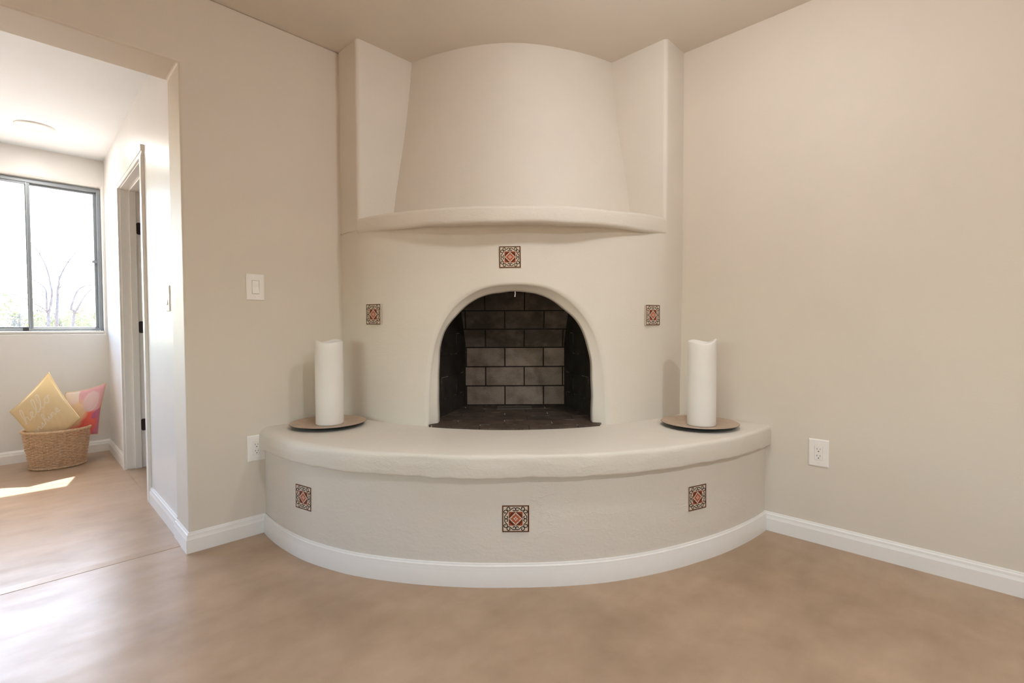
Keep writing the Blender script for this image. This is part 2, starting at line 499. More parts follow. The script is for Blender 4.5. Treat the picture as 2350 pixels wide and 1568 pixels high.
# hall slab with its sloped nosing
mb = MB()
prof = [(.108, .0), (.1082, .0012), (.150, .0057), (.156, HF), (YW, HF), (YW, -.12), (.108, -.12)]
mb.add([(XJ, y, z) for y, z in prof] + [(XHL, y, z) for y, z in prof],
       [tuple(range(7)), tuple(reversed(range(7, 14)))] + [(i, i + 7, (i + 1) % 7 + 7, (i + 1) % 7) for i in range(7)])
struct(mb.build('floor_hall', 'floor'))
struct(MB().box((XR - .15, YR - .15, H), (.15, T, H + .12)).build('ceiling', 'ceil'))
struct(MB().box((XHL, T, HC), (XJ + .005, YW, HC + .12)).build('ceiling_hall', 'hallceil'))
# left wall with the wide opening to the hall
ol = [(.15, 0), (XJ, 0), (XJ, HZ), (XO, HZ), (XO, 0), (XR, 0), (XR, H), (.15, H)]
struct(ext_poly('y', ol, 0, T).build('wall_left', 'wall', bevel=.010, bseg=3))
# right wall
struct(MB().box((0, YR, 0), (.15, 0, H)).build('wall_right', 'wall'))
# unseen walls behind the camera; window openings added and placed for fill daylight
struct(wall_with_hole('x', YR, 0, 0, H, [(-3.6, -1.0, .80, 1.78)], XR, XR - .15).build('wall_side', 'wall', weld=True))
struct(wall_with_hole('y', XR - .15, .15, 0, H, [(-4.6, -3.6, 1.0, 2.0)], YR, YR - .15).build('wall_back', 'wall', weld=True))
for k_, (a_, b_) in enumerate([((XR - .09, -3.6, .80), (XR - .084, -1.0, 1.78)), ((-4.6, YR - .09, 1.0), (-3.6, YR - .084, 2.0))]):
    w_ = struct(empty('window_%d' % (k_ + 2)))  # unseen windows, added to fill the room with daylight
    MB().box(a_, b_).build('pane', 'warmglass', w_)
# hall right wall with the doorway
DY0, DY1, DZ = .985, 1.868, 2.062
struct(wall_with_hole('x', T, YW, 0, 2.62, [(DY0 - .018, DY1 + .018, 0, DZ + .018)], XJ + .005, XJ + .145).build('wall_hall_right', 'hallwall', weld=True))
struct(wall_with_hole('y', XHL, XJ + .145, 0, 2.62, [(WX0, WX1, WZ0, WZ1)], YW, YW + .19).build('wall_hall_far', 'hallwall', weld=True, bevel=.012, bseg=3))
struct(MB().box((XHL - .12, T, 0), (XHL, YW, 2.62)).build('wall_hall_left', 'hallwall'))
# dark little room behind the doorway
mb = MB()
mb.box((-.9, T, 0), (-.85, YW + .19, 2.62)); mb.box((XJ + .145, YW + .14, 0), (-.9, YW + .19, 2.62)); mb.box((XJ + .145, T, 2.45), (-.9, YW + .14, 2.5))
struct(mb.build('wall_inner_room', 'dark'))
struct(MB().box((XJ, T + .001, -.1), (-.9, YW, .010)).build('floor_inner_room', 'floor'))
# eave outside the hall window
struct(MB().box((XHL, YW + .19, 2.42), (-1.2, 3.60, 2.56)).build('trim_eave', 'wall'))

# baseboards ---------------------------------------------------------------
BB = [(0, 0), (.014, 0), (.014, .062), (.0125, .066), (.0125, .0665), (.0105, .074), (.0095, .084), (.0055, .088), (.005, .0925), (.0035, .095), (0, .095)]
def sweep(mb, path, prof, z0=0, mi=0):
    """sweep profile (offset to the LEFT of the path direction, height) along a 2-D polyline with mitres"""
    n = len(path); rings = []
    for i, p in enumerate(path):
        p = Vector(p)
        d0 = (p - Vector(path[i - 1])).normalized() if i > 0 else None
        d1 = (Vector(path[i + 1]) - p).normalized() if i < n - 1 else None
        if d0 is None: d0 = d1
        if d1 is None: d1 = d0
        n0 = Vector((-d0.y, d0.x)); n1 = Vector((-d1.y, d1.x))
        m_ = (n0 + n1); m_ = m_ / max(1e-6, m_.dot(n0))
        rings.append([(p.x + m_.x * o, p.y + m_.y * o, z0 + z) for o, z in prof])
    k = len(prof); vs = [v for r in rings for v in r]; fs = []
    for i in range(n - 1):
        for j in range(k):
            fs.append((i * k + j, i * k + (j + 1) % k, (i + 1) * k + (j + 1) % k, (i + 1) * k + j))
    fs.append(tuple(range(k))); fs.append(tuple(reversed([(n - 1) * k + j for j in range(k)])))
    return mb.add(vs, fs, mi)
# outer radius of the hearth (baseboard face) by angle from the left wall, centred on the room corner
RB = [(0, 1.826), (6, 1.845), (14.7, 1.869), (23, 1.876), (35, 1.862), (45, 1.852), (57, 1.856), (71, 1.842), (82, 1.842), (90, 1.848)]
def rb(deg): return interp(RB, deg)
def pol(r, deg): return (-r * cos(rad(deg)), -r * sin(rad(deg)))
def R3(r, deg, z): p = pol(r, deg); return (p[0], p[1], z)

struct(sweep(MB(), [(-1.815, 0), (XJ, 0), (XJ, T)], [(-o, z) for o, z in BB][::-1]).build('baseboard_left', 'white') if False else
       sweep(MB(), [(XJ, T), (XJ, 0), (-1.818, 0)], [(-o, z) for o, z in BB]).build('baseboard_left', 'white'))
struct(sweep(MB(), [(0, -1.838), (0, YR)], [(-o, z) for o, z in BB]).build('baseboard_right', 'white'))
hx = XJ + .005
struct(sweep(MB(), [(hx, DY0 - .068), (hx, T)], [(-o, z) for o, z in BB], HF).build('baseboard_hall_near', 'white'))
struct(sweep(MB(), [(XHL, YW), (hx, YW), (hx, DY1 + .067)], [(-o, z) for o, z in BB], HF).build('baseboard_hall_far', 'white'))
pth = [pol(rb(a) - .014, a) for a in [i * 90 / 72 for i in range(73)]]
struct(sweep(MB(), pth, [(-o, z) for o, z in BB]).build('baseboard_hearth', 'white', smooth=True, auto=25))

# ------------------------------------------------------------------ door frame in the hall
d = empty('door_1', (0, 0, 0)); struct(d)
CW, CT = .065, .017
mb = MB()
def casing_leg(mb, y0, y1, z0, z1, inner_low):
    """stepped casing board on the hall wall (faces -x)"""
    mb.box((hx, y0, z0), (hx - CT * .7, y1, z1))
    w = (y1 - y0)
    if inner_low: mb.box((hx - CT * .7, y0 + w * .45, z0), (hx - CT, y1, z1)); mb.box((hx - CT * .7, y0, z0), (hx - CT * .85, y0 + w * .2, z1))
    else: mb.box((hx - CT * .7, y0, z0), (hx - CT, y0 + w * .55, z1)); mb.box((hx - CT * .7, y0 + w * .8, z0), (hx - CT * .85, y1, z1))
casing_leg(mb, DY0 - CW - .003, DY0 - .003, HF, DZ + .003, False)
mb.build('casing', 'white', d, bevel=.003)
mb = MB(); casing_leg(mb, DY1 + .003, DY1 + CW + .003, HF, DZ + .003, False); mb.build('casing', 'white', d, bevel=.003)
mb = MB()
ya, yb = DY0 - CW - .003, DY1 + CW + .003
mb.box((hx, ya, DZ + .003), (hx - CT * .7, yb, DZ + CW + .003)); mb.box((hx - CT * .7, ya, DZ + .003 + CW * .45), (hx - CT, yb, DZ + CW + .003)); mb.box((hx - CT * .7, ya, DZ + .003), (hx - CT * .85, yb, DZ + .003 + CW * .2))
mb.build('casing', 'white', d, bevel=.003)
mb = MB()
mb.box((hx - .002, DY0 - .018, HF), (hx + .142, DY0, DZ)); mb.box((hx - .002, DY1, HF), (hx + .142, DY1 + .018, DZ)); mb.box((hx - .002, DY0 - .018, DZ), (hx + .142, DY1 + .018, DZ + .018))
mb.build('jamb', 'white', d, bevel=.002)
mb = MB()
sx0, sx1 = hx + .049, hx + .089
mb.box((sx0, DY0, HF), (sx1, DY0 + .011, DZ)); mb.box((sx0, DY1 - .011, HF), (sx1, DY1, DZ)); mb.box((sx0, DY0 + .011, DZ - .011), (sx1, DY1 - .011, DZ))
mb.build('door_stop', 'white', d, bevel=.002)
for zc in (1.79, 1.06, .33):
    mb = MB(); r_ = .012
    x0, x1, z0, z1 = sx1 + .001, hx + .141, zc - .044, zc + .044
    out = []
    for (cx, cz, a0) in [(x0 + r_, z0 + r_, 180), (x1 - .003, z0 + .003, 270), (x1 - .003, z1 - .003, 0), (x0 + r_, z1 - r_, 90)]:
        rr = r_ if cx < x0 + .02 and cx == x0 + r_ else .003
        for k in range(6): a = rad(a0 + k * 18); out.append((cx + rr * cos(a), cz + rr * sin(a)))
    n = len(out)
    mb.add([(x, DY1, z) for x, z in out] + [(x, DY1 - .003, z) for x, z in out], [tuple(range(n)), tuple(reversed(range(n, 2 * n)))] + [(i, i + n, (i + 1) % n + n, (i + 1) % n) for i in range(n)])
    mb.tube([(hx + .146, DY1 - .007, zc - .046), (hx + .146, DY1 - .007, zc + .046)], .006, 10)
    mb.build('hinge', 'bronze', d)

# ------------------------------------------------------------------ hall window
w = empty('window_1', (0, 0, 0)); struct(w)
FY0, FY1 = 2.805, 2.868
fx1, fx0, fz0, fz1 = WX1 - .001, WX0 + .001, WZ0 + .020, WZ1 - .006
mb = MB()
FW = .026
mb.box((fx1 - FW, FY0, fz0), (fx1, FY1, fz1)); mb.box((fx0, FY0, fz0), (fx0 + FW, FY1, fz1))
mb.box((fx0 + FW, FY0, fz1 - .030), (fx1 - FW, FY1, fz1)); mb.box((fx0 + FW, FY0, fz0), (fx1 - FW, FY1, fz0 + .026))
mb.build('frame', 'frame', w, bevel=.002)
MX = -2.622   # meeting stile
def sash(x0, x1, y, name='sash'):
    mb = MB(); s_ = .020; zz0, zz1 = fz0 + .026, fz1 - .030
    mb.box((x0, y, zz0), (x0 + s_, y + .022, zz1)); mb.box((x1 - s_, y, zz0), (x1, y + .022, zz1))
    mb.box((x0 + s_, y, zz1 - .016), (x1 - s_, y + .022, zz1)); mb.box((x0 + s_, y, zz0), (x1 - s_, y + .022, zz0 + .010))
    o = mb.build(name, 'frame', w, bevel=.0015)
    MB().box((x0 + s_ - .003, y + .009, zz0 + .007), (x1 - s_ + .003, y + .012, zz1 - .013)).build('pane', 'glass', o)
    return o
sash(MX - .004, fx1 - FW, 2.836)
sash(-3.30, MX + .026, 2.812)
sash(-3.98, -3.28, 2.836)
sash(fx0 + FW, -3.96, 2.812)
MB().box((MX + .004, 2.806, fz0 + .02), (MX + .007, 2.812, fz1 - .03)).build('weather_strip', 'track', w)
MB().box((MX - .035, 2.802, fz0 + .004), (MX - .002, 2.812, fz0 + .026)).build('roller_guide', 'seal', w)
MB().box((-2.228, 2.815, 1.612), (-2.190, 2.836, 1.634)).build('latch', 'frame', w, bevel=.002)
MB().box((fx0, 2.748, WZ0 - .001), (fx1, FY0 + .02, WZ0 + .019)).build('sill', 'hallwall', w, bevel=.005)

# ------------------------------------------------------------------ FIREPLACE
fp = empty('fireplace', (0, 0, 0))
tag(fp, 'cream plaster kiva corner fireplace with arched firebox, mantel ledge and curved raised hearth', 'fireplace')
BT = .540      # hearth bench top
MZ0, MZ1 = 1.552, 1.640
def wob(deg, z, amp=.003, s=3.0): return amp * nz(deg * .08, z * s, 1.7)
# curved riser under the bench
def f_base(u, v):
    a = u * 90; z = lerp(.0, .47, v)
    r = rb(a) - .0145 + wob(a, z, .0025) * (1 if .1 < v else 0)
    return R3(r, a, z)
mb = MB(); mb.grid(f_base, 120, 16)
mb.build('hearth_riser', 'plaster', fp, smooth=True)
# bench cap : profile swept round, lip with uneven hand-made edges
def cap_prof(a):
    R = rb(a) + .012 + .010 * sstep(2, 10, a) * sstep(89, 80, a)
    zb = .446 + .006 * nz(a * .12, 0, 3.1) + .005 * nz(a * .5, 0, 9.0) + .01 * sstep(70, 90, a) * -.6 - .02 * sstep(8, 0, a)
    zt = BT + .003 * nz(a * .1, 5, 0)
    rr = .017 + .026 * sstep(34, 2, a) + .006 * nz(a * .13, 7, 1)
    R += .005 * nz(a * .11, 2, 8) + .002 * nz(a * .45, 3, 8)
    p = [(rb(a) - .03, zb + .004), (R - .007, zb), (R - .0015, zb + .003), (R, zb + .009)]
    for k in range(4): 
        t = k / 3; p.append((R + .002 * sin(pi * t) + .002 * nz(a * .2, t * 3, 2.2), lerp(zb + .022, zt - rr, t)))
    for k in range(1, 6):
        t = k / 5 * pi / 2; p.append((R - rr * (1 - cos(t)), zt - rr + rr * sin(t)))
    for r_ in (1.74, 1.64, 1.52, 1.40, 1.28): p.append((r_, BT + .0015 * nz(a * .1, r_ * 6, 4)))
    p.append((.9, BT))
    return p
mb = MB(); NA = 180; NP = len(cap_prof(0))
profs = [cap_prof(i * 90 / NA) for i in range(NA + 1)]
mb.grid(lambda u, v: R3(profs[round(u * NA)][round(v * (NP - 1))][0], u * 90, profs[round(u * NA)][round(v * (NP - 1))][1]), NA, NP - 1)
mb.build('hearth_bench', 'plaster', fp, smooth=True)

# firebox surround (body) ---------------------------------------------------
TH0 = 45.95   # centre of the arch, degrees
RREF = 1.35
def r_body(a, z):
    t = min(1, max(0, (z - BT) / (MZ0 - BT)))
    e = min(a, 90 - a)
    side = 1.384 / cos(rad(min(max(e, 0), 8.6)))
    rtop = lerp(side, 1.292, sstep(7, 36, e))
    rbot = 1.372 - .010 * sstep(0, 12, e)
    r = lerp(rbot, rtop, sstep(-.1, 1.0, t))
    r += .0035 * nz(a * .06, z * 2.2, 6.0) + .006 * sstep(12, 2, e) * nz(e * .01, z * 3.4, 2 + (a > 45) * 7)
    return r
OUT = [(-.467, BT - .004), (-.466, .715), (-.452, .873), (-.413, 1.029), (-.329, 1.161), (-.193, 1.242), (-.02, 1.266), (.157, 1.247), (.293, 1.17), (.402, 1.026), (.446, .868), (.461, .709), (.467, BT - .004)]
INN = [(-.395, BT - .004), (-.392, .855), (-.376, .979), (-.344, 1.054), (-.252, 1.155), (-.157, 1.211), (-.025, 1.235), (.072, 1.232), (.173, 1.205), (.259, 1.147), (.333, 1.079), (.379, .987), (.408, .851), (.412, .695), (.412, BT - .004)]
def catmull(pts, n):
    """n+1 points evenly spaced by arc length on a Catmull-Rom curve"""
    P = [Vector(p) for p in pts]; Q = [2 * P[0] - P[1]] + P + [2 * P[-1] - P[-2]]
    dense = []
    for i in range(1, len(Q) - 2):
        a, b, c_, d_ = Q[i - 1], Q[i], Q[i + 1], Q[i + 2]
        for k in range(16):
            t = k / 16
            dense.append(.5 * ((2 * b) + (c_ - a) * t + (2 * a - 5 * b + 4 * c_ - d_) * t * t + (3 * b - a - 3 * c_ + d_) * t ** 3))
    dense.append(P[-1]); L = [0]
    for a, b in zip(dense, dense[1:]): L.append(L[-1] + (b - a).length)
    out = []; j = 0
    for k in range(n + 1):
        s = L[-1] * k / n
        while j < len(L) - 2 and L[j + 1] < s: j += 1
        t = (s - L[j]) / max(1e-9, L[j + 1] - L[j]); out.append(dense[j].lerp(dense[j + 1], min(1, t)))
    return out
NO = 96
oc = catmull(OUT, NO); ic = catmull(INN, NO)
smin, smax, ztop = -rad(TH0) * RREF, rad(90 - TH0) * RREF, 1.60
def rect_pt(k):
    """point on the U-shaped outer border matching arch parameter k"""
    t = k / NO; a, b = .30, .70
    if t < a: return Vector((smin, lerp(BT - .004, ztop, t / a)))
    if t < b: return Vector((lerp(smin, smax, (t - a) / (b - a)), ztop))
    return Vector((smax, lerp(ztop, BT - .004, (t - b) / (1 - b))))
def body_pt(s, z):
    a = TH0 + math.degrees(s / RREF)
    return R3(r_body(a, z), a, z)
mb = MB(); NR = 26
def f_body(u, v):
    k = round(u * NO); q = rect_pt(k).lerp(oc[k], v)
    return body_pt(q.x, q.y)
mb.grid(f_body, NO, NR)
# rounded reveal of the arch
q2 = sqrt(.5)
def diag(u_, v_): return ((u_ + v_) * q2, (v_ - u_) * q2)      # (across, depth) -> x,y ; across grows to the right wall
def f_rev(u, v):
    k = round(u * NO); s, z = oc[k]; p = body_pt(s, z)
    ua, va = (p[0] - p[1]) * q2, (p[0] + p[1]) * q2
    ui, zi = ic[k]
    ui += .004 * nz(k * .21, 0, 3); zi += .004 * nz(k * .21, 4, 0) * (0 if k in (0, NO) else 1)
    if v <= .6:
        t = v / .6
        uu = lerp(ua, ui, t); zz = lerp(z, zi, t); vv = lerp(va, -1.245, t ** .8)
    else:
        t = (v - .6) / .4; uu, zz, vv = ui, zi, lerp(-1.245, -1.195, t)
    x, y = diag(uu, vv); return (x, y, zz)
mb.grid(f_rev, NO, 12)
mb.build('firebox_surround', 'plaster_smooth', fp, smooth=True, weld=True)

# side wings that carry the chimney up to the ceiling
WT = .206
for sgn in (0, 1):
    def mp(x, y): return (x, y) if sgn == 0 else (y, x)
    mb = MB(); pr = []
    R_ = .022
    # plan outline of the wing along the left wall (mirrored for the right one): from wall, round the tip, to the corner
    pr = [(-1.384, 0), (-1.384, -.06), (-1.384, -.12)]
    for k in range(7):
        t = k / 6 * pi / 2; pr.append((-1.384 + R_ * (1 - cos(t)), -(WT - R_) - R_ * sin(t)))
    pr += [(-1.2, -WT), (-1.0, -WT), (-.8, -WT), (-.55, -WT), (-.2, -WT)]
    NZ = 24
    def f_w(u, v):
        i = u * (len(pr) - 1); p = pr[round(i)]
        z = lerp(1.58, H, v); x, y = p
        tip = 1 if p[0] < -1.3 else .4
        dx = .003 * nz(x * 5, y * 5 + sgn * 9, z * 2.2) * tip
        X, Y = mp(x + dx, y + (dx if p[0] > -1.37 else 0)); return (X, Y, z)
    mb.grid(f_w, len(pr) - 1, NZ)
    mb.build('chimney_wing', 'plaster_smooth', fp, smooth=True)
# bell-shaped hood
HP = [(1.60, 1.196), (1.70, 1.182), (1.85, 1.160), (1.98, 1.138), (2.12, 1.112), (2.30, 1.084), (2.45, 1.066), (2.60, 1.054)]
def f_hood(u, v):
    a = lerp(5, 85, u); z = lerp(1.60, H, v)
    r = interp(HP, z) + .004 * nz(a * .05, z * 2.1, 4.4) + .022 * sin(rad(2 * a)) ** 6 * sstep(1.6, 2.6, z)
    return R3(r, a, z)
MB().grid(f_hood, 72, 30).build('chimney_hood', 'plaster_smooth', fp, smooth=True)
# mantel ledge
def man_prof(a):
    R = 1.402 + .003 * nz(a * .1, 3, 3) ; zb = MZ0 + .004 + .006 * nz(a * .13, 1, 1) - .012 * sstep(60, 82, a); zt = MZ1 + .003 * nz(a * .1, 8, 1)
    p = [(1.20, zb + .012), (1.29, zb + .010), (1.36, zb + .004)]
    for k in range(5):
        t = k / 4 * pi / 2; p.append((R - .018 + .018 * sin(t), zb + .018 - .018 * cos(t)))
    p.append((R, (zb + zt) / 2))
    for k in range(6):
        t = k / 5 * pi / 2; p.append((R - .016 + .016 * cos(t), zt - .016 + .016 * sin(t)))
    p += [(1.33, zt), (1.25, zt), (1.10, zt)]
    return p
N2 = 120; mprofs = [man_prof(8.3 + i * (81.7 - 8.3) / N2) for i in range(N2 + 1)]; NM = len(mprofs[0])
mb = MB()
mb.grid(lambda u, v: R3(mprofs[round(u * N2)][round(v * (NM - 1))][0], 8.3 + u * 73.4, mprofs[round(u * N2)][round(v * (NM - 1))][1]), N2, NM - 1)
for e in (0, N2):
    a = 8.3 + e / N2 * 73.4; mb.add([R3(r_, a, z) for r_, z in mprofs[e]], [tuple(range(NM))])
mb.build('mantel', 'plaster', fp, smooth=True, auto=50, weld=True)

# firebox ---------------------------------------------------------------
FZ = BT + .008
BV = -.655                                  # back wall depth
bl, br = -.300, .333
def side_u(v, right): return lerp(bl, -.445, (BV - v) / .59) if not right else lerp(br, .462, (BV - v) / .59)
def DP(u_, v_, z): x, y = diag(u_, v_); return (x, y, z)
mb = MB()
# back: vertical below, leaning forward above the third course
zk = FZ + .395; zt2 = 1.50
def back_v(z): return BV - max(0, z - zk) * .375
rows = [FZ, zk, zt2]
vs = []; uv = []
UPH = .048 + .2475 * 2 + .12375 
for z in rows:
    v_ = back_v(z); L_ = z - FZ if z <= zk else (zk - FZ) + (z - zk) * 1.068
    for right in (0, 1):
        uu = side_u(v_, right); vs.append(DP(uu, v_, z)); uv.append((uu + UPH, L_))
mb.add(vs, [(0, 1, 3, 2), (2, 3, 5, 4)], 0, uv)
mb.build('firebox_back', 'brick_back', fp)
for right in (0, 1):
    mb = MB(); vf = -1.243
    vs = []; uv = []
    ln = hypot(side_u(vf, right) - side_u(BV, right), BV - vf)
    pts = [(vf, FZ), (BV, FZ), (BV, zk), (back_v(zt2), zt2), (vf, zt2)]
    for v_, z in pts: vs.append(DP(side_u(v_, right), v_, z)); uv.append(((v_ - vf) / (BV - vf) * ln + .06, z - FZ + .03))
    mb.add(vs, [(0, 1, 2, 3, 4)], 0, uv)
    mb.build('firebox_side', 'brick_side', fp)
# firebox floor, running out to a curved front edge on the bench
mb = MB(); arc = []
for k in range(25):
    uu = lerp(-.432, .440, k / 24); rr = 1.378 + .012 * (1 - (uu / .44) ** 2)
    arc.append((uu, -sqrt(rr * rr - uu * uu)))
outl = arc + [(side_u(-1.243, 1), -1.243), (br, BV), (bl, BV), (side_u(-1.243, 0), -1.243)]
n = len(outl)
mb.add([DP(a, b, FZ) for a, b in outl] + [DP(a, b, BT - .002) for a, b in outl],
       [tuple(range(n))] + [(i, i + n, (i + 1) % n + n, (i + 1) % n) for i in range(n)], 0,
       [(a + .048 + .2475, b + 1.40 + .02) for a, b in outl] * 2)
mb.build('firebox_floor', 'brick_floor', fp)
# steel face and smoke shelf behind the plaster arch
mb = MB()
def f_face(u, v):
    k = round(u * NO); ui, zi = ic[k]; t = k / NO
    if t < .3: q = Vector((-.47, lerp(BT, 1.50, t / .3)))
    elif t < .7: q = Vector((lerp(-.47, .48, (t - .3) / .4), 1.50))
    else: q = Vector((.48, lerp(1.50, BT, (t - .7) / .3)))
    e = Vector((ui, zi)); e = e + (e - Vector((.01, .9))).normalized() * .004
    p = e.lerp(q, v); return DP(p.x, -1.222, p.y)
mb.grid(f_face, NO, 1)
mb.add([DP(-.47, -1.222, 1.5), DP(.48, -1.222, 1.5), DP(.48, -.3, 1.5), DP(-.47, -.3, 1.5)], [(0, 1, 2, 3)])
mb.build('firebox_frame', 'soot', fp)
# ash door set in the firebox floor and the pale damper pull hanging in the throat
mb = MB()
for (u0, v0, u1, v1) in [(-.098, -.832, .118, -.826), (-.098, -.738, .118, -.732), (-.098, -.826, -.092, -.738), (.112, -.826, .118, -.738)]:
    a, b = DP(u0, v0, FZ), DP(u1, v1, FZ)
    mb.add([DP(u0, v0, FZ - .002), DP(u1, v0, FZ - .002), DP(u1, v1, FZ - .002), DP(u0, v1, FZ - .002), DP(u0, v0, FZ + .006), DP(u1, v0, FZ + .006), DP(u1, v1, FZ + .006), DP(u0, v1, FZ + .006)],
           [(0, 3, 2, 1), (4, 5, 6, 7), (0, 1, 5, 4), (1, 2, 6, 5), (2, 3, 7, 6), (3, 0, 4, 7)])
mb.add([DP(-.092, -.826, FZ + .003), DP(.112, -.826, FZ + .003), DP(.112, -.738, FZ + .003), DP(-.092, -.738, FZ + .003)], [(0, 1, 2, 3)])
o = mb.build('ash_door', mat_simple('worn_iron', (.10, .08, .07), .45, .5, .6), fp)
mb = MB(); mb.tube([DP(.010, -1.215, 1.240), DP(.011, -1.217, 1.222), DP(.009, -1.216, 1.207)], [.0028, .0028, .0034], 8)
o = mb.build('damper_pull', 'plate', fp); o['label'] = 'short white pull hanging at the top of the firebox'

# accent tiles -----------------------------------------------------------
def ribbon(mb, pts, wd, z, mi, n=None):
    P = [Vector(p) for p in pts]
    k = max(6, len(pts) * 5); P = catmull(pts, k) if len(pts) > 2 else P
    L_, R_ = [], []
    for i, p in enumerate(P):
        t = (P[min(i + 1, len(P) - 1)] - P[max(0, i - 1)]); t.normalize(); nrm = Vector((-t.y, t.x)) * wd / 2
        L_.append((p + nrm)); R_.append((p - nrm))
    m_ = len(P); vs = [(q.x, q.y, z) for q in L_] + [(q.x, q.y, z) for q in R_]
    mb.add(vs, [(i, i + m_, i + 1 + m_, i + 1) for i in range(m_ - 1)], mi)
    for e, d_ in ((P[-1], wd * .62),):
        mb.add([(e.x + d_ * cos(2 * pi * q / 10), e.y + d_ * sin(2 * pi * q / 10), z + .0001) for q in range(10)], [tuple(range(10))], mi)
def make_tile_mesh():
    hs = .054; mb = MB()
    mb.box((-hs, -hs, -.006), (hs, hs, .0010), 0)
    def sc(p): return (p[0] * hs, p[1] * hs)
    def quad(pts, z, mi): mb.add([(p[0] * hs, p[1] * hs, z) for p in pts], [tuple(range(len(pts)))], mi)
    zb = .0013; bw = .082
    for (a, b) in [((-1, -1), (1, -1 + bw)), ((-1, 1 - bw), (1, 1)), ((-1, -1 + bw), (-1 + bw, 1 - bw)), ((1 - bw * 1.25, -1 + bw), (1, 1 - bw))]:
        quad([(a[0], a[1]), (b[0], a[1]), (b[0], b[1]), (a[0], b[1])], zb, 1)
    zs = .0016
    strokes = [
        [(0, .777), (.106, .83), (.255, .777), (.383, .665), (.50, .60), (.60, .60)],
        [(0, .79), (.0, .70), (.06, .615), (.145, .595), (.19, .65)],
        [(.60, .60), (.655, .72), (.63, .82), (.53, .875), (.43, .82), (.455, .735)],
    ]
    for rot in range(4):
        for mir in (1, -1):
            for s_ in strokes:
                pts = []
                for (x, y) in s_:
                    x *= mir
                    for _ in range(rot): x, y = -y, x
                    pts.append(sc((x, y)))
                ribbon(mb, pts, .062 * hs, zs, 2)
    c_ = .515
    quad([(-c_, -c_), (c_, -c_), (c_, c_), (-c_, c_)], .0013, 4)
    quad([(0, -.50), (.50, 0), (0, .50), (-.50, 0)], .0015, 0)
    star = []
    for k in range(16):
        a = 2 * pi * k / 16; r_ = .40 * (1 / (abs(cos(a)) + abs(sin(a)))) + .025 * (1 if k % 2 == 0 else -1); star.append((r_ * cos(a), r_ * sin(a)))
    quad(star, .0017, 3)
    quad([(0, -.20), (.07, -.07), (.20, 0), (.07, .07), (0, .20), (-.07, .07), (-.20, 0), (-.07, -.07)], .0019, 0)
    quad([(.055 * cos(2 * pi * k / 10), .075 * sin(2 * pi * k / 10)) for k in range(10)], .0021, 3)
    for rot in range(4):
        for (a, b, wd) in [((.06, .505), (.505, .06), .035), ((.20, .46), (.46, .22), .05)]:
            p, q = a, b
            for _ in range(rot): p, q = (-p[1], p[0]), (-q[1], q[0])
            ribbon(mb, [sc(p), sc(q)], wd * hs, .0017, 2)
    return mb
tile0 = make_tile_mesh().build('accent_tile', ['t_cream', 't_brown', 't_black', 't_red', 't_rust'], fp)
def place_tile(o, a, z, r, tilt=0):
    """stand the tile against the curved plaster, facing out from the corner"""
    n_ = Vector((-cos(rad(a)), -sin(rad(a)), 0)); t_ = Vector((0, 0, 1)).cross(n_); up = Vector((0, 0, 1))
    m_ = Matrix((t_, up, n_)).transposed().to_4x4()
    o.matrix_local = Matrix.Translation(Vector(R3(r, a, z))) @ m_ @ Matrix.Rotation(rad(tilt), 4, 'Z')
first = True
for (a, z, base, tilt, lab) in [(44.3, 1.403, 0, .6, 'red and black patterned tile centred above the firebox arch'),
                          (12.4, 1.119, 0, -.6, 'patterned tile left of the firebox arch'),
                          (77.9, 1.110, 0, .3, 'patterned tile right of the firebox arch'),
                          (45.0, .276, 1, 0, 'patterned tile in the middle of the hearth riser'),
                          (14.05, .281, 1, -1.0, 'patterned tile at the left of the hearth riser'),
                          (71.3, .287, 1, .5, 'patterned tile at the right of the hearth riser')]:
    o = tile0 if first else tile0.copy()
    if not first: C.objects.link(o); o.parent = fp
    first = False
    r = (rb(a) - .0145 + .0035) if base else (r_body(a, z) + .0035)
    if not base:
        dr = (r_body(a, z + .05) - r_body(a, z - .05)) / .1
        r += .0016
    place_tile(o, a, z, r, tilt)
    o['label'] = lab

# ------------------------------------------------------------------ candles and charger plates
def make_plate(name):
    mb = MB(); R_ = .187
    prof = [(.0, .0080), (.105, .0080), (.118, .0095), (.135, .0130), (R_ - .004, .0185), (R_, .0190), (R_ + .001, .0178), (R_ - .002, .0160), (.150, .0085), (.128, .0005), (.122, .0), (.0, .0)]
    mis = [0, 0, 0, 0, 0, 1, 1, 1, 1, 1, 1]
    mb.lathe(prof, 72, mis=mis)
    return mb.build(name, ['copper', 'plateblack'], None, smooth=True, auto=40)
pl = make_plate('charger_plate'); pl.location = (-1.566, -.207, BT + .003)
tag(pl, 'round copper charger plate under the left candle, beside the light switch wall', 'plate', 'candle plates on the hearth')
pr_ = pl.copy(); C.objects.link(pr_); pr_.location = (-.262, -1.600, BT + .003)
tag(pr_, 'round copper charger plate under the right candle, near the blank right wall', 'plate', 'candle plates on the hearth')

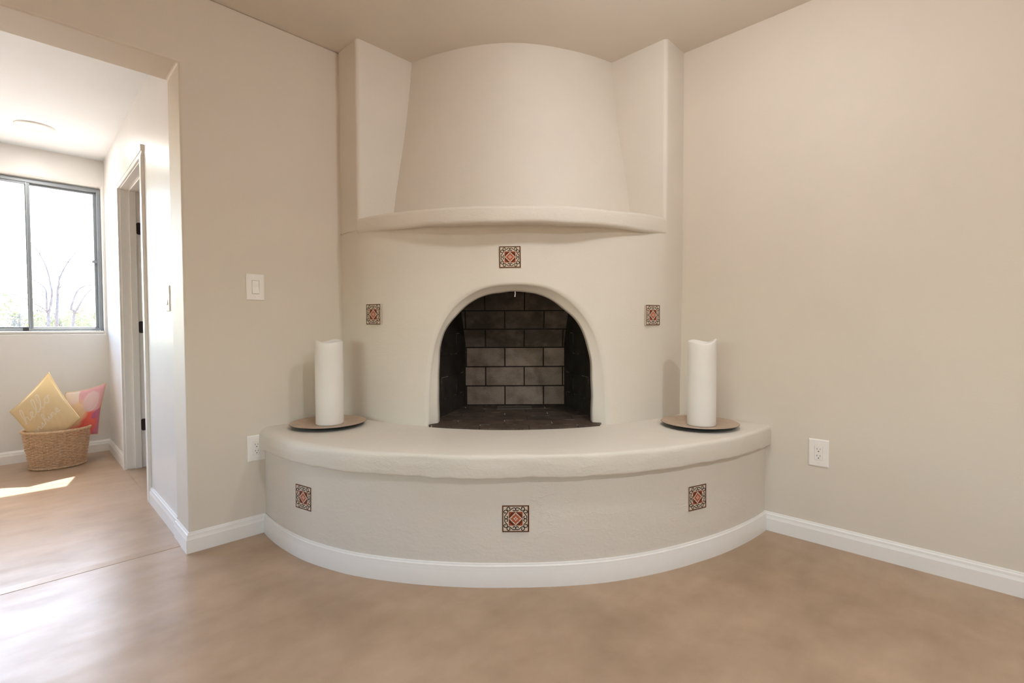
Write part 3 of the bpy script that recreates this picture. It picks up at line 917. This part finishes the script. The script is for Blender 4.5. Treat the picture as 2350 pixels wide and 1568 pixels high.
def make_candle(ph, hgt, R_, waves):
    root = empty('pillar_candle')
    mb = MB(); N_ = 64
    def top(a): return hgt + sum(A * sin(k * a + p) for k, A, p in waves)
    def fn(u, v):
        a = 2 * pi * u
        seg = round(v * 24)
        if seg <= 3: z = (0, .0012, .004, .010)[seg]; r = R_ - (.004, .0015, .0004, 0)[seg]
        elif seg <= 20: z = lerp(.010, top(a) - .006, (seg - 3) / 17); r = R_ + .0008 * nz(cos(a) * 2, sin(a) * 2, z * 6)
        elif seg <= 21: r, z = R_ - .0015, top(a) - .0012
        elif seg <= 22: r, z = R_ - .0050, top(a)
        elif seg <= 23: r, z = R_ - .0090, top(a) - .002
        else: r, z = R_ - .014, hgt - .035
        return (r * cos(a), r * sin(a), z)
    mb.grid(fn, N_, 24, closed_u=True)
    mb.add([((R_ - .014) * cos(2 * pi * k / N_), (R_ - .014) * sin(2 * pi * k / N_), hgt - .035) for k in range(N_)], [tuple(range(N_))])
    mb.add([((R_ - .004) * cos(2 * pi * k / N_), (R_ - .004) * sin(2 * pi * k / N_), 0) for k in range(N_)], [tuple(reversed(range(N_)))])
    mb.build('wax', 'wax', root, smooth=True)
    MB().tube([(0, 0, hgt - .036), (.001, 0, hgt - .025), (.004, .002, hgt - .016)], .0014, 6).build('wick', 'wick', root)
    return root
ZC = BT + .003 + .0082
cl = make_candle(0, .428, .069, [(1, .003, 1.0), (2, .0055, 2.2), (3, .004, .5)]); cl.location = (-1.564, -.216, ZC); cl.rotation_euler = (0, 0, .4)
tag(cl, 'tall white pillar candle with wavy rim on the left copper plate', 'candle', 'pillar candles on the hearth')
cr = make_candle(1, .423, .069, [(1, .004, 2.6), (2, .006, .2), (3, .005, 2.5)]); cr.location = (-.278, -1.618, ZC); cr.rotation_euler = (0, 0, 1.2)
tag(cr, 'tall white pillar candle with scalloped hollow top on the right copper plate', 'candle', 'pillar candles on the hearth')

# ------------------------------------------------------------------ switch and outlets (built facing +Z then turned)
PW, PH = .0845, .131
def plate_frame(mb, hw, hh, dep=.0055, wi=.0172, hi=.0340):
    """cover plate with bevelled rim and a rectangular window"""
    b_ = .004
    o0 = [(-hw, -hh), (hw, -hh), (hw, hh), (-hw, hh)]; o1 = [(-hw + b_, -hh + b_), (hw - b_, -hh + b_), (hw - b_, hh - b_), (-hw + b_, hh - b_)]
    i0 = [(-wi, -hi), (wi, -hi), (wi, hi), (-wi, hi)]
    vs = [(x, y, 0) for x, y in o0] + [(x, y, dep * .55) for x, y in o0] + [(x, y, dep) for x, y in o1] + [(x, y, dep) for x, y in i0] + [(x, y, .0008) for x, y in i0]
    fs = []
    for L_ in range(4):
        for i in range(4): fs.append((L_ * 4 + i, L_ * 4 + (i + 1) % 4, (L_ + 1) * 4 + (i + 1) % 4, (L_ + 1) * 4 + i))
    fs.append((3, 2, 1, 0)); fs.append((16, 17, 18, 19))
    return mb.add(vs, fs)
def screw(root, y):
    mb = MB(); mb.lathe([(0, .0064), (.0022, .0063), (.0031, .0056), (.0031, .005)], 14, cy=y)
    mb.build('screw', 'plate', root, smooth=True)
def make_switch(name):
    root = empty(name)
    plate_frame(MB(), PW / 2, PH / 2).build('cover_plate', 'plate', root)
    mb = MB(); a, b = .0160, .0328
    # paddle tipped so the bottom stands proud
    vs = [(-a, -b, .001), (a, -b, .001), (a, b, .001), (-a, b, .001), (-a, -b, .0105), (a, -b, .0105), (a, b, .0058), (-a, b, .0058), (-a, 0, .0066), (a, 0, .0066)]
    mb.add(vs, [(0, 3, 2, 1), (0, 1, 5, 4), (2, 3, 7, 6), (4, 5, 9, 8), (8, 9, 6, 7), (1, 2, 6, 9, 5), (3, 0, 4, 8, 7)])
    mb.build('rocker', 'plate', root, bevel=.0008)
    screw(root, .0485); screw(root, -.0485)
    return root
def make_outlet(name):
    root = empty(name)
    plate_frame(MB(), PW / 2, PH / 2).build('cover_plate', 'plate', root)
    mb = MB(); a, b = .0168, .0336
    mb.box((-a, -b, .0012), (a, b, .0062))
    rec = mb.build('receptacle', 'plate', root, bevel=.001)
    mb = MB()
    for cy in (.0155, -.0165):
        mb.box((-.0075, cy - .000, .004), (-.0055, cy + .0078, .00645)); mb.box((.0052, cy + .0005, .004), (.0070, cy + .0070, .00645))
        mb.add([(.0026 * cos(2 * pi * k / 12), cy - .0075 + .0026 * sin(2 * pi * k / 12), .00645) for k in range(12)], [tuple(range(12))])
    o = mb.build('socket_slots', 'slot', rec); o['label'] = 'dark prong slots'
    screw(root, .0485); screw(root, -.0485)
    return root
RA = (rad(90), 0, 0)                       # on the left wall, facing -y
RBt = (rad(90), 0, rad(-90))               # on the right wall, facing -x
sw = make_switch('light_switch'); sw.location = (-1.843, -.0005, 1.254); sw.rotation_euler = RA
tag(sw, 'white rocker light switch on the left wall between the opening and the fireplace', 'light switch')
ou = make_outlet('wall_outlet'); ou.location = (-1.852, -.0005, .439); ou.rotation_euler = RA
tag(ou, 'white double outlet on the left wall, partly tucked behind the hearth bench end', 'outlet', 'wall outlets')
o2 = dup(ou, (-.0005, -2.073, .437), RBt)
tag(o2, 'white double outlet low on the bare right wall beside the hearth', 'outlet', 'wall outlets')
s2 = dup(sw, (hx - .0005, .345, 1.200), RBt)
tag(s2, 'white switch seen edge-on on the hall wall beside the doorway', 'light switch')

# ------------------------------------------------------------------ hall ceiling light
lt = empty('recessed_light', (-2.571, 2.165, HC))
tag(lt, 'round white recessed light glowing in the hall ceiling', 'ceiling light')
mb = MB(); mb.lathe([(.064, .02), (.066, -.004), (.070, -.009), (.085, -.011), (.103, -.008), (.107, -.003), (.107, 0)], 56)
mb.build('trim_ring', 'white', lt, smooth=True)
mb = MB(); mb.lathe([(0, -.0015), (.04, -.002), (.066, -.0025)], 40); mb.build('lens', 'lamp', lt, smooth=True)

# ------------------------------------------------------------------ basket
BX, BY, BHt = -2.492, 2.408, .283
bk = empty('wicker_basket', (BX, BY, HF)); tag(bk, 'oval honey-brown wicker basket holding two cushions under the hall window', 'basket')
def bdim(z): t = min(1, max(0, z / BHt)); e = t ** .85; return lerp(.150, .190, e), lerp(.128, .168, e)
NS = 34; ROWS = 25
mb = MB()
for k in range(NS):
    a = 2 * pi * (k + .5) / NS
    pts = []
    for j in range(7):
        z = BHt * j / 6; A_, B_ = bdim(z); pts.append((A_ * cos(a), B_ * sin(a), z + .004))
    mb.tube(pts, .0034, 6)
mb.build('stakes', 'wicker', bk, smooth=True)
mb = MB()
for r_ in range(ROWS):
    z = .012 + (BHt - .026) * r_ / (ROWS - 1)
    A_, B_ = bdim(z); pts = []
    n_ = NS * 5; ph = pi if r_ % 2 else 0
    sgn_rows = 2 if r_ in (8, 17) else 1
    for k in range(n_ + 1):
        a = 2 * pi * k / n_; off = .0050 * cos(NS / 2 * (a - pi / NS) * 1.0 + ph) * (1 if sgn_rows == 1 else .4)
        pts.append(((A_ + off) * cos(a), (B_ + off) * sin(a), z + .0012 * nz(cos(a) * 3, sin(a) * 3, r_ * 1.3)))
    mb.tube(pts, .0046, 6, cap=False)
mb.build('woven_wall', 'wicker', bk, smooth=True)
def braid(name, z, off, rr):
    mb = MB(); A_, B_ = bdim(z); A_ += off; B_ += off
    for s_ in range(3):
        pts = []
        for k in range(181):
            a = 2 * pi * k / 180; ph = 22 * a + s_ * 2 * pi / 3
            q = rr * .75 * cos(ph); pts.append(((A_ + q) * cos(a), (B_ + q) * sin(a), z + rr * .75 * sin(ph)))
        mb.tube(pts, rr, 6, cap=False)
    return mb.build(name, 'wicker', bk, smooth=True)
braid('rim_braid', BHt, .003, .0060); braid('base_braid', .010, .003, .0056)
mb = MB(); mb.add([(.15 * cos(2 * pi * k / 40), .128 * sin(2 * pi * k / 40), .008) for k in range(40)], [tuple(range(40))]); mb.build('base_panel', 'wicker', bk)

# ------------------------------------------------------------------ cushions
def make_cushion(name, TL, TR, BR, BL, thick, front_mat, back_mat, seed, pinch=.035):
    TL, TR, BR, BL = map(Vector, (TL, TR, BR, BL)); cen = (TL + TR + BR + BL) / 4
    nrm = ((TR - BL).cross(TL - BR)).normalized()
    if nrm.y > 0: nrm = -nrm                         # front faces the room
    root = empty(name, cen)
    def surf(u, v, side):
        p = TL.lerp(TR, u).lerp(BL.lerp(BR, u), v)
        su, sv = 2 * u - 1, 2 * v - 1
        # edges bow inwards between the corner ears
        c2 = p - (TL.lerp(TR, u).lerp(BL.lerp(BR, u), .5) - cen) * 0
        pu = (cen - TL.lerp(TR, .5).lerp(BL.lerp(BR, .5), v)); 
        k = pinch
        ex = ((TR - TL) + (BR - BL)) / 2; ey = ((BL - TL) + (BR - TR)) / 2
        p = p - ex * (su * k * (1 - sv * sv) * .9) - ey * (sv * k * (1 - su * su) * .9)
        t = thick * (max(0, 1 - su * su) ** .55) * (max(0, 1 - sv * sv) ** .55)
        t += .004 * nz(u * 4 + seed, v * 4, side) * (1 - max(abs(su), abs(sv)) ** 6) + .003 * nz(u * 11, v * 11 + seed, side * 2) * (1 - max(abs(su), abs(sv)) ** 4)
        return p + nrm * (t * side) - cen
    NN = 44
    mb = MB(); mb.grid(lambda u, v: surf(u, v, 1), NN, NN, uvf=lambda u, v: (u, 1 - v))
    mb.build('front_cover', front_mat, root, smooth=True)
    mb = MB(); mb.grid(lambda u, v: surf(u, v, -1), NN, NN, uvf=lambda u, v: (u, 1 - v))
    mb.build('back_cover', back_mat, root, smooth=True)
    pts = [surf(i / 30, 0, 0) for i in range(30)] + [surf(1, i / 30, 0) for i in range(30)] + [surf(1 - i / 30, 1, 0) for i in range(30)] + [surf(0, 1 - i / 30, 0) for i in range(31)]
    mb = MB(); mb.tube(pts, .0028, 6); mb.build('seam', back_mat, root, smooth=True)
    return root, surf, nrm
TL, TR, BR = (-2.740, 2.330, .460), (-2.530, 2.420, .721), (-2.372, 2.235, .376)
BL = (-2.575, 2.370, .105)
yp, ysurf, ynrm = make_cushion('yellow_cushion', TL, TR, BR, BL, .052, 'yellow', 'yellow', 3.3)
tag(yp, 'yellow cushion with white script lettering propped on its corner in the basket', 'cushion')
pk, psurf, pnrm = make_cushion('floral_cushion', (-2.440, 2.430, .560), (-2.192, 2.445, .612), (-2.258, 2.385, .215), (-2.500, 2.430, .170), .055, 'water', 'yellow', 8.1, .05)
tag(pk, 'pink, coral and white watercolour cushion leaning behind the yellow one', 'cushion')

# handwriting on the yellow cushion: strokes in em units (x right, y up, x-height 1)
LET = {
 'h': ([[(0, .1), (.35, .9), (.62, 2.1), (.50, 2.55), (.30, 2.0), (.22, .9), (.20, 0)], [(.20, .2), (.42, .85), (.68, .95), (.74, .5), (.76, .1), (.98, .12)]], .98),
 'e': ([[(0, .15), (.35, .35), (.62, .75), (.48, 1.0), (.25, .75), (.24, .3), (.48, .0), (.85, .18)]], .82),
 'l': ([[(0, .12), (.40, .8), (.62, 1.9), (.50, 2.5), (.30, 2.1), (.24, 1.0), (.32, .15), (.52, .0), (.78, .22)]], .76),
 'o': ([[(0, .2), (.22, .6)], [(.62, .95), (.32, .9), (.20, .45), (.42, .02), (.74, .3), (.76, .75), (.56, .98), (.68, .78), (1.0, .92)]], .95),
 's': ([[(0, .1), (.30, .55), (.48, 1.05), (.52, .6), (.58, .2), (.36, .0), (.14, .15)], [(.36, .0), (.75, .15)]], .72),
 'u': ([[(0, .3), (.18, .95), (.20, .35), (.36, .02), (.62, .25), (.72, .95), (.74, .2), (.98, .12)]], .95),
 'n': ([[(0, .2), (.16, .95), (.20, .0)], [(.20, .3), (.42, .85), (.64, .92), (.70, .4), (.74, .05), (.98, .14)]], .95),
 'i': ([[(0, .12), (.22, .95), (.24, .25), (.36, .02), (.56, .16)], [(.30, 1.35), (.34, 1.42)]], .55),
}
def write(word, org, em, ey, wd, surf, nrm, root, name):
    mb = MB(); x = org[0]
    for ch in word:
        st, adv = LET[ch]
        for s_ in st:
            q = [(x + px * em, org[1] - py * ey) for px, py in s_]
            P = catmull(q, len(q) * 6) if len(q) > 2 else [Vector(q[0]).lerp(Vector(q[1]), k / 4) for k in range(5)]
            V = [surf(p.x, p.y, 1) + nrm * .0016 for p in P]
            L_, R_ = [], []
            for i, p in enumerate(V):
                t = (V[min(i + 1, len(V) - 1)] - V[max(0, i - 1)]); t.normalize(); b_ = t.cross(nrm).normalized() * wd / 2
                L_.append(p + b_); R_.append(p - b_)
            m_ = len(V); mb.add(L_ + R_, [(i, i + m_, i + 1 + m_, i + 1) for i in range(m_ - 1)])
        x += adv * em
    return mb.build(name, 'letter', root)
o = write('hello', (.085, .395), .163, .112, .0058, ysurf, ynrm, yp, 'lettering'); o['label'] = 'pale script reading hello'
o = write('sunshine', (.00, .655), .122, .078, .0050, ysurf, ynrm, yp, 'lettering'); o['label'] = 'pale script reading sunshine'

# ------------------------------------------------------------------ outside
struct(MB().box((-40, 2.95, -.42), (30, 60, -.35)).build('ground', 'soil'))
struct(MB().box((-40, -40, -.42), (30, 2.95, -.35)).build('ground_rear', 'soil'))
rng = random.Random(5)
def tree(name, label, branches, y, base, group):
    """branches: list of (x,z) polylines in the tree's plane, first point = start; trunk thickness by order"""
    root = empty(name, (base[0], y, -.35))
    tag(root, label, 'tree', group)
    def wv(pts, r0, r1, amp):
        out = []; yy = 0
        for i, (x, z) in enumerate(pts):
            yy += rng.uniform(-amp, amp); out.append((x - base[0], yy, z + .35))
        return out
    trunk = MB(); limbs = MB(); tw = MB()
    trunk.tube(wv([(base[0] + .02, -.35), (base[0] + .01, .3), base, branches[0][0][0]], 0, 0, .02), [.075, .045, .034, .028], 10)
    def add_twigs(P, r):
        for i in range(1, len(P)):
            a, b = Vector(P[i - 1]), Vector(P[i]); L_ = (b - a).length
            for _ in range(max(1, int(L_ / .07))):
                s_ = a.lerp(b, rng.random()); dr = (b - a).normalized()
                side = Vector((rng.uniform(-1, 1), rng.uniform(-.8, .8), rng.uniform(-.2, 1))).normalized()
                ln = rng.uniform(.06, .28); q1 = s_ + (dr * .5 + side * .7) * ln * .5; q2_ = q1 + (dr * .3 + side * .5 + Vector((0, 0, .3))) * ln * .6
                tw.tube([s_, q1, q2_], [.0045, .0032, .0016], 5)
                if rng.random() < .35:
                    tw.tube([q1, q1 + Vector((rng.uniform(-1, 1), rng.uniform(-1, 1), rng.uniform(0, 1))) * .1], [.0028, .0014], 5)
    for pts, r0, r1 in branches:
        P = wv(pts, r0, r1, .05); n_ = len(P)
        sm = [v for v in catmull3(P, n_ * 4)]
        limbs.tube(sm, [.62 * lerp(r0, r1, i / (len(sm) - 1)) for i in range(len(sm))], 8)
        add_twigs(P, r1)
    trunk.build('trunk', 'bark', root, smooth=True); limbs.build('branches', 'bark', root, smooth=True); tw.build('twigs', 'bark', root, smooth=True)
    return root
def catmull3(P, n):
    P = [Vector(p) for p in P]; Q = [2 * P[0] - P[1]] + P + [2 * P[-1] - P[-2]]; out = []
    seg = len(P) - 1
    for k in range(n + 1):
        t = k / n * seg; i = min(int(t), seg - 1); t -= i
        a, b, c_, d_ = Q[i], Q[i + 1], Q[i + 2], Q[i + 3]
        out.append(.5 * ((2 * b) + (c_ - a) * t + (2 * a - 5 * b + 4 * c_ - d_) * t * t + (3 * b - a - 3 * c_ + d_) * t ** 3))
    return out
tree('bare_tree', 'leaning bare tree with two stems, left of the bare trees outside the right pane', [([(-2.3, 1.112), (-2.301, 1.331), (-2.318, 1.398), (-2.317, 1.594), (-2.322, 1.729), (-2.377, 1.823), (-2.492, 1.92), (-2.57, 1.966)], 0.034, 0.006), ([(-2.301, 1.331), (-2.29, 1.354), (-2.258, 1.543), (-2.249, 1.718), (-2.263, 1.838), (-2.286, 2.002), (-2.329, 2.186), (-2.369, 2.294), (-2.411, 2.386), (-2.479, 2.504), (-2.546, 2.584)], 0.032, 0.006), ([(-2.317, 1.594), (-2.37, 1.637), (-2.429, 1.656), (-2.488, 1.661), (-2.592, 1.663), (-2.675, 1.637), (-2.737, 1.62), (-2.814, 1.545)], 0.014, 0.004), ([(-2.301, 1.331), (-2.391, 1.438), (-2.486, 1.498), (-2.599, 1.59), (-2.646, 1.58), (-2.678, 1.543), (-2.75, 1.504), (-2.814, 1.545)], 0.016, 0.004), ([(-2.301, 1.331), (-2.377, 1.359), (-2.488, 1.394), (-2.624, 1.42)], 0.014, 0.004), ([(-2.675, 1.637), (-2.737, 1.627), (-2.781, 1.669), (-2.831, 1.688)], 0.008, 0.003)], 9.0, (-2.3, 0.962), 'bare trees outside the hall window')
tree('bare_tree', 'tall bare tree with a single forked stem in the middle of the right pane', [([(-2.184, 1.122), (-2.179, 1.343), (-2.162, 1.587), (-2.158, 1.761), (-2.139, 1.864), (-2.134, 1.955), (-2.094, 2.072), (-2.02, 2.252), (-1.93, 2.412), (-1.83, 2.567), (-1.74, 2.675)], 0.038, 0.005), ([(-2.159, 1.745), (-2.128, 1.809), (-2.063, 1.877), (-1.985, 1.953), (-1.796, 2.039)], 0.014, 0.003), ([(-2.14, 1.801), (-2.094, 1.811), (-2.03, 1.775), (-1.947, 1.788)], 0.012, 0.003), ([(-2.138, 1.888), (-2.129, 2.038), (-2.08, 2.192), (-2.044, 2.353)], 0.012, 0.003), ([(-2.163, 1.572), (-2.208, 1.585), (-2.243, 1.561)], 0.012, 0.008)], 9.4, (-2.184, 0.972), 'bare trees outside the hall window')
tree('bare_tree', 'smaller bare tree with arching branches at the right of the window', [([(-1.936, 1.158), (-1.919, 1.382), (-1.961, 1.439), (-1.923, 1.622), (-1.867, 1.782), (-1.771, 1.871), (-1.675, 1.902), (-1.591, 1.898), (-1.494, 1.87)], 0.036, 0.006), ([(-1.919, 1.366), (-1.9, 1.391), (-1.841, 1.526), (-1.765, 1.687), (-1.677, 1.809), (-1.592, 1.881), (-1.472, 1.974)], 0.028, 0.005), ([(-1.867, 1.475), (-1.842, 1.492), (-1.752, 1.554), (-1.596, 1.669), (-1.49, 1.733)], 0.012, 0.004), ([(-1.913, 1.349), (-1.869, 1.367), (-1.781, 1.419), (-1.685, 1.446), (-1.534, 1.527)], 0.014, 0.004)], 9.8, (-1.936, 1.008), 'bare trees outside the hall window')
def shrub(name, label, loc, sx, sy, h, n, mat, seed, group):
    r_ = random.Random(seed); root = empty(name, loc); tag(root, label, 'shrub', group)
    st = MB()
    for k in range(9):
        a = r_.uniform(0, 2 * pi); q = r_.uniform(.2, .8)
        st.tube([(.05 * cos(a), .05 * sin(a), 0), (sx * .4 * q * cos(a), sy * .4 * q * sin(a), h * .5), (sx * .8 * q * cos(a), sy * .8 * q * sin(a), h * .85)], [.018, .010, .004], 6)
    st.build('stems', 'bark', root, smooth=True)
    lf = MB(); bl_ = [(r_.uniform(-.75, .75), r_.uniform(-.7, .7), r_.uniform(.25, .9), r_.uniform(.16, .34)) for _ in range(16)]
    for k in range(n):
        cx, cy, cz, cr_ = r_.choice(bl_)
        d_ = Vector((r_.gauss(0, 1), r_.gauss(0, 1), r_.gauss(0, 1))).normalized() * cr_ * r_.random() ** .4
        p = Vector((cx * sx + d_.x * sx, cy * sy + d_.y * sy, max(.03, cz * h + d_.z * h * .7)))
        a = Vector((r_.uniform(-1, 1), r_.uniform(-1, 1), r_.uniform(-1, 1))).normalized(); b_ = a.orthogonal().normalized()
        L_ = r_.uniform(.025, .06); wd = L_ * .45
        lf.add([p - a * L_, p + b_ * wd, p + a * L_, p - b_ * wd], [(0, 1, 2, 3)])
    lf.build('foliage', mat, root)
    return root
GS = 'scrub beyond the hall window'
shrub('scrub_bush', 'yellow-green scrub seen low through the left pane, at the photo edge', (-3.5, 11.5, -.35), .9, .7, 2.25, 2600, 'leaf', 1, GS)
shrub('scrub_bush', 'grey-green scrub behind the window mullion', (-2.55, 13.6, -.35), .8, .6, 1.85, 2400, 'leaf2', 2, GS)
shrub('scrub_bush', 'low yellowish scrub behind the two left bare trunks', (-2.0, 11.9, -.35), .75, .6, 1.80, 2400, 'leaf', 3, GS)
shrub('scrub_bush', 'pale green scrub at the right edge of the window, behind the smallest bare tree', (-.95, 13.9, -.35), .85, .6, 2.05, 2600, 'leaf', 4, GS)

# ------------------------------------------------------------------ light
SKY, SUN, FILL = 2.8, 18, 22
def look_dir(o, dvec):
    o.rotation_euler = Vector(dvec).to_track_quat('-Z', 'Y').to_euler()
wd = bpy.data.worlds.new('sky'); S.world = wd; wd.use_nodes = True
nt = wd.node_tree; nt.nodes.clear()
ow = nt.nodes.new('ShaderNodeOutputWorld'); bg = nt.nodes.new('ShaderNodeBackground'); sk = nt.nodes.new('ShaderNodeTexSky')
sk.sky_type = 'NISHITA'; sk.sun_disc = False; sk.sun_elevation = rad(51); sk.sun_rotation = rad(13); sk.air_density = 1.0; sk.dust_density = 2.0; sk.ozone_density = 1.0
hs = nt.nodes.new('ShaderNodeHueSaturation'); hs.inputs['Saturation'].default_value = 1.20
nt.links.new(sk.outputs[0], hs.inputs['Color']); nt.links.new(hs.outputs[0], bg.inputs[0]); nt.links.new(bg.outputs[0], ow.inputs[0]); bg.inputs[1].default_value = SKY
sun = bpy.data.lights.new('sun', 'SUN'); sun.energy = SUN; sun.angle = rad(.53); sun.color = (1, .985, .96)
so = bpy.data.objects.new('sun', sun); C.objects.link(so); look_dir(so, (-.19, -.81, -1.03)); so.location = (2, 12, 12)
def portal(name, loc, dvec, sx, sy):
    l = bpy.data.lights.new(name, 'AREA'); l.shape = 'RECTANGLE'; l.size = sx; l.size_y = sy; l.cycles.is_portal = True
    o = bpy.data.objects.new(name, l); C.objects.link(o); o.location = loc; look_dir(o, dvec); return o
portal('window_daylight', ((WX0 + WX1) / 2, YW + .15, (WZ0 + WZ1) / 2), (0, -1, 0), WX1 - WX0, WZ1 - WZ0)
portal('window_daylight', (XR - .1, -2.3, 1.29), (1, 0, 0), 2.6, .98)
portal('window_daylight', (-4.1, YR - .1, 1.5), (0, 1, 0), 1.0, 1.0)
def add_lamp(loc, power, size=.13, col=(.97, 1, 1.03)):
    l = bpy.data.lights.new('ceiling_or_fill_lamp', 'POINT' if loc[2] < 2.45 and loc[1] < 0 else 'AREA'); l.energy = power; l.color = col
    if l.type == 'AREA': l.shape = 'DISK'; l.size = size
    else: l.shadow_soft_size = .065
    o = bpy.data.objects.new('ceiling_or_fill_lamp', l); C.objects.link(o); o.location = loc; return o
add_lamp((-1.20, -2.05, 2.38), FILL); add_lamp((-2.05, -4.1, H - .015), 41)  # first is an unseen fill lamp added to brighten the hood and ceiling
dl = bpy.data.lights.new('downlight', 'SPOT'); dl.energy = 26; dl.color = (1, .99, .96); dl.spot_size = rad(112); dl.spot_blend = .7; dl.shadow_soft_size = .05
do = bpy.data.objects.new('downlight', dl); C.objects.link(do); do.location = (-1.72, -1.78, H - .012)
add_lamp((-2.571, 2.165, HC - .016), 7, .13, (1, .97, .92))

# ------------------------------------------------------------------ camera
cam = bpy.data.cameras.new('camera'); co = bpy.data.objects.new('camera', cam); C.objects.link(co); S.camera = co
cam.sensor_width = 36; cam.sensor_fit = 'HORIZONTAL'; cam.lens = 1116.3229 / 2350 * 36; cam.clip_start = .02; cam.clip_end = 200
fw = Vector((.71300387, .70061448, -.0276556)).normalized(); rt = Vector((.70080352, -.71334446, -.00375481)); rt = (rt - fw * rt.dot(fw)).normalized(); up = rt.cross(fw)
m_ = Matrix((rt, up, -fw)).transposed().to_4x4(); m_.translation = Vector((-2.69188516, -2.65066529, 1.04295731)); co.matrix_world = m_

S.view_settings.view_transform = 'Standard'; S.view_settings.look = 'None'; S.view_settings.gamma = 1; S.view_settings.use_curve_mapping = False
S.view_settings.exposure = 0.05
cy = S.cycles
cy.use_denoising = True; cy.max_bounces = 14; cy.diffuse_bounces = 9; cy.glossy_bounces = 4; cy.transparent_max_bounces = 12
cy.sample_clamp_indirect = 12
cy.caustics_reflective = False; cy.caustics_refractive = False
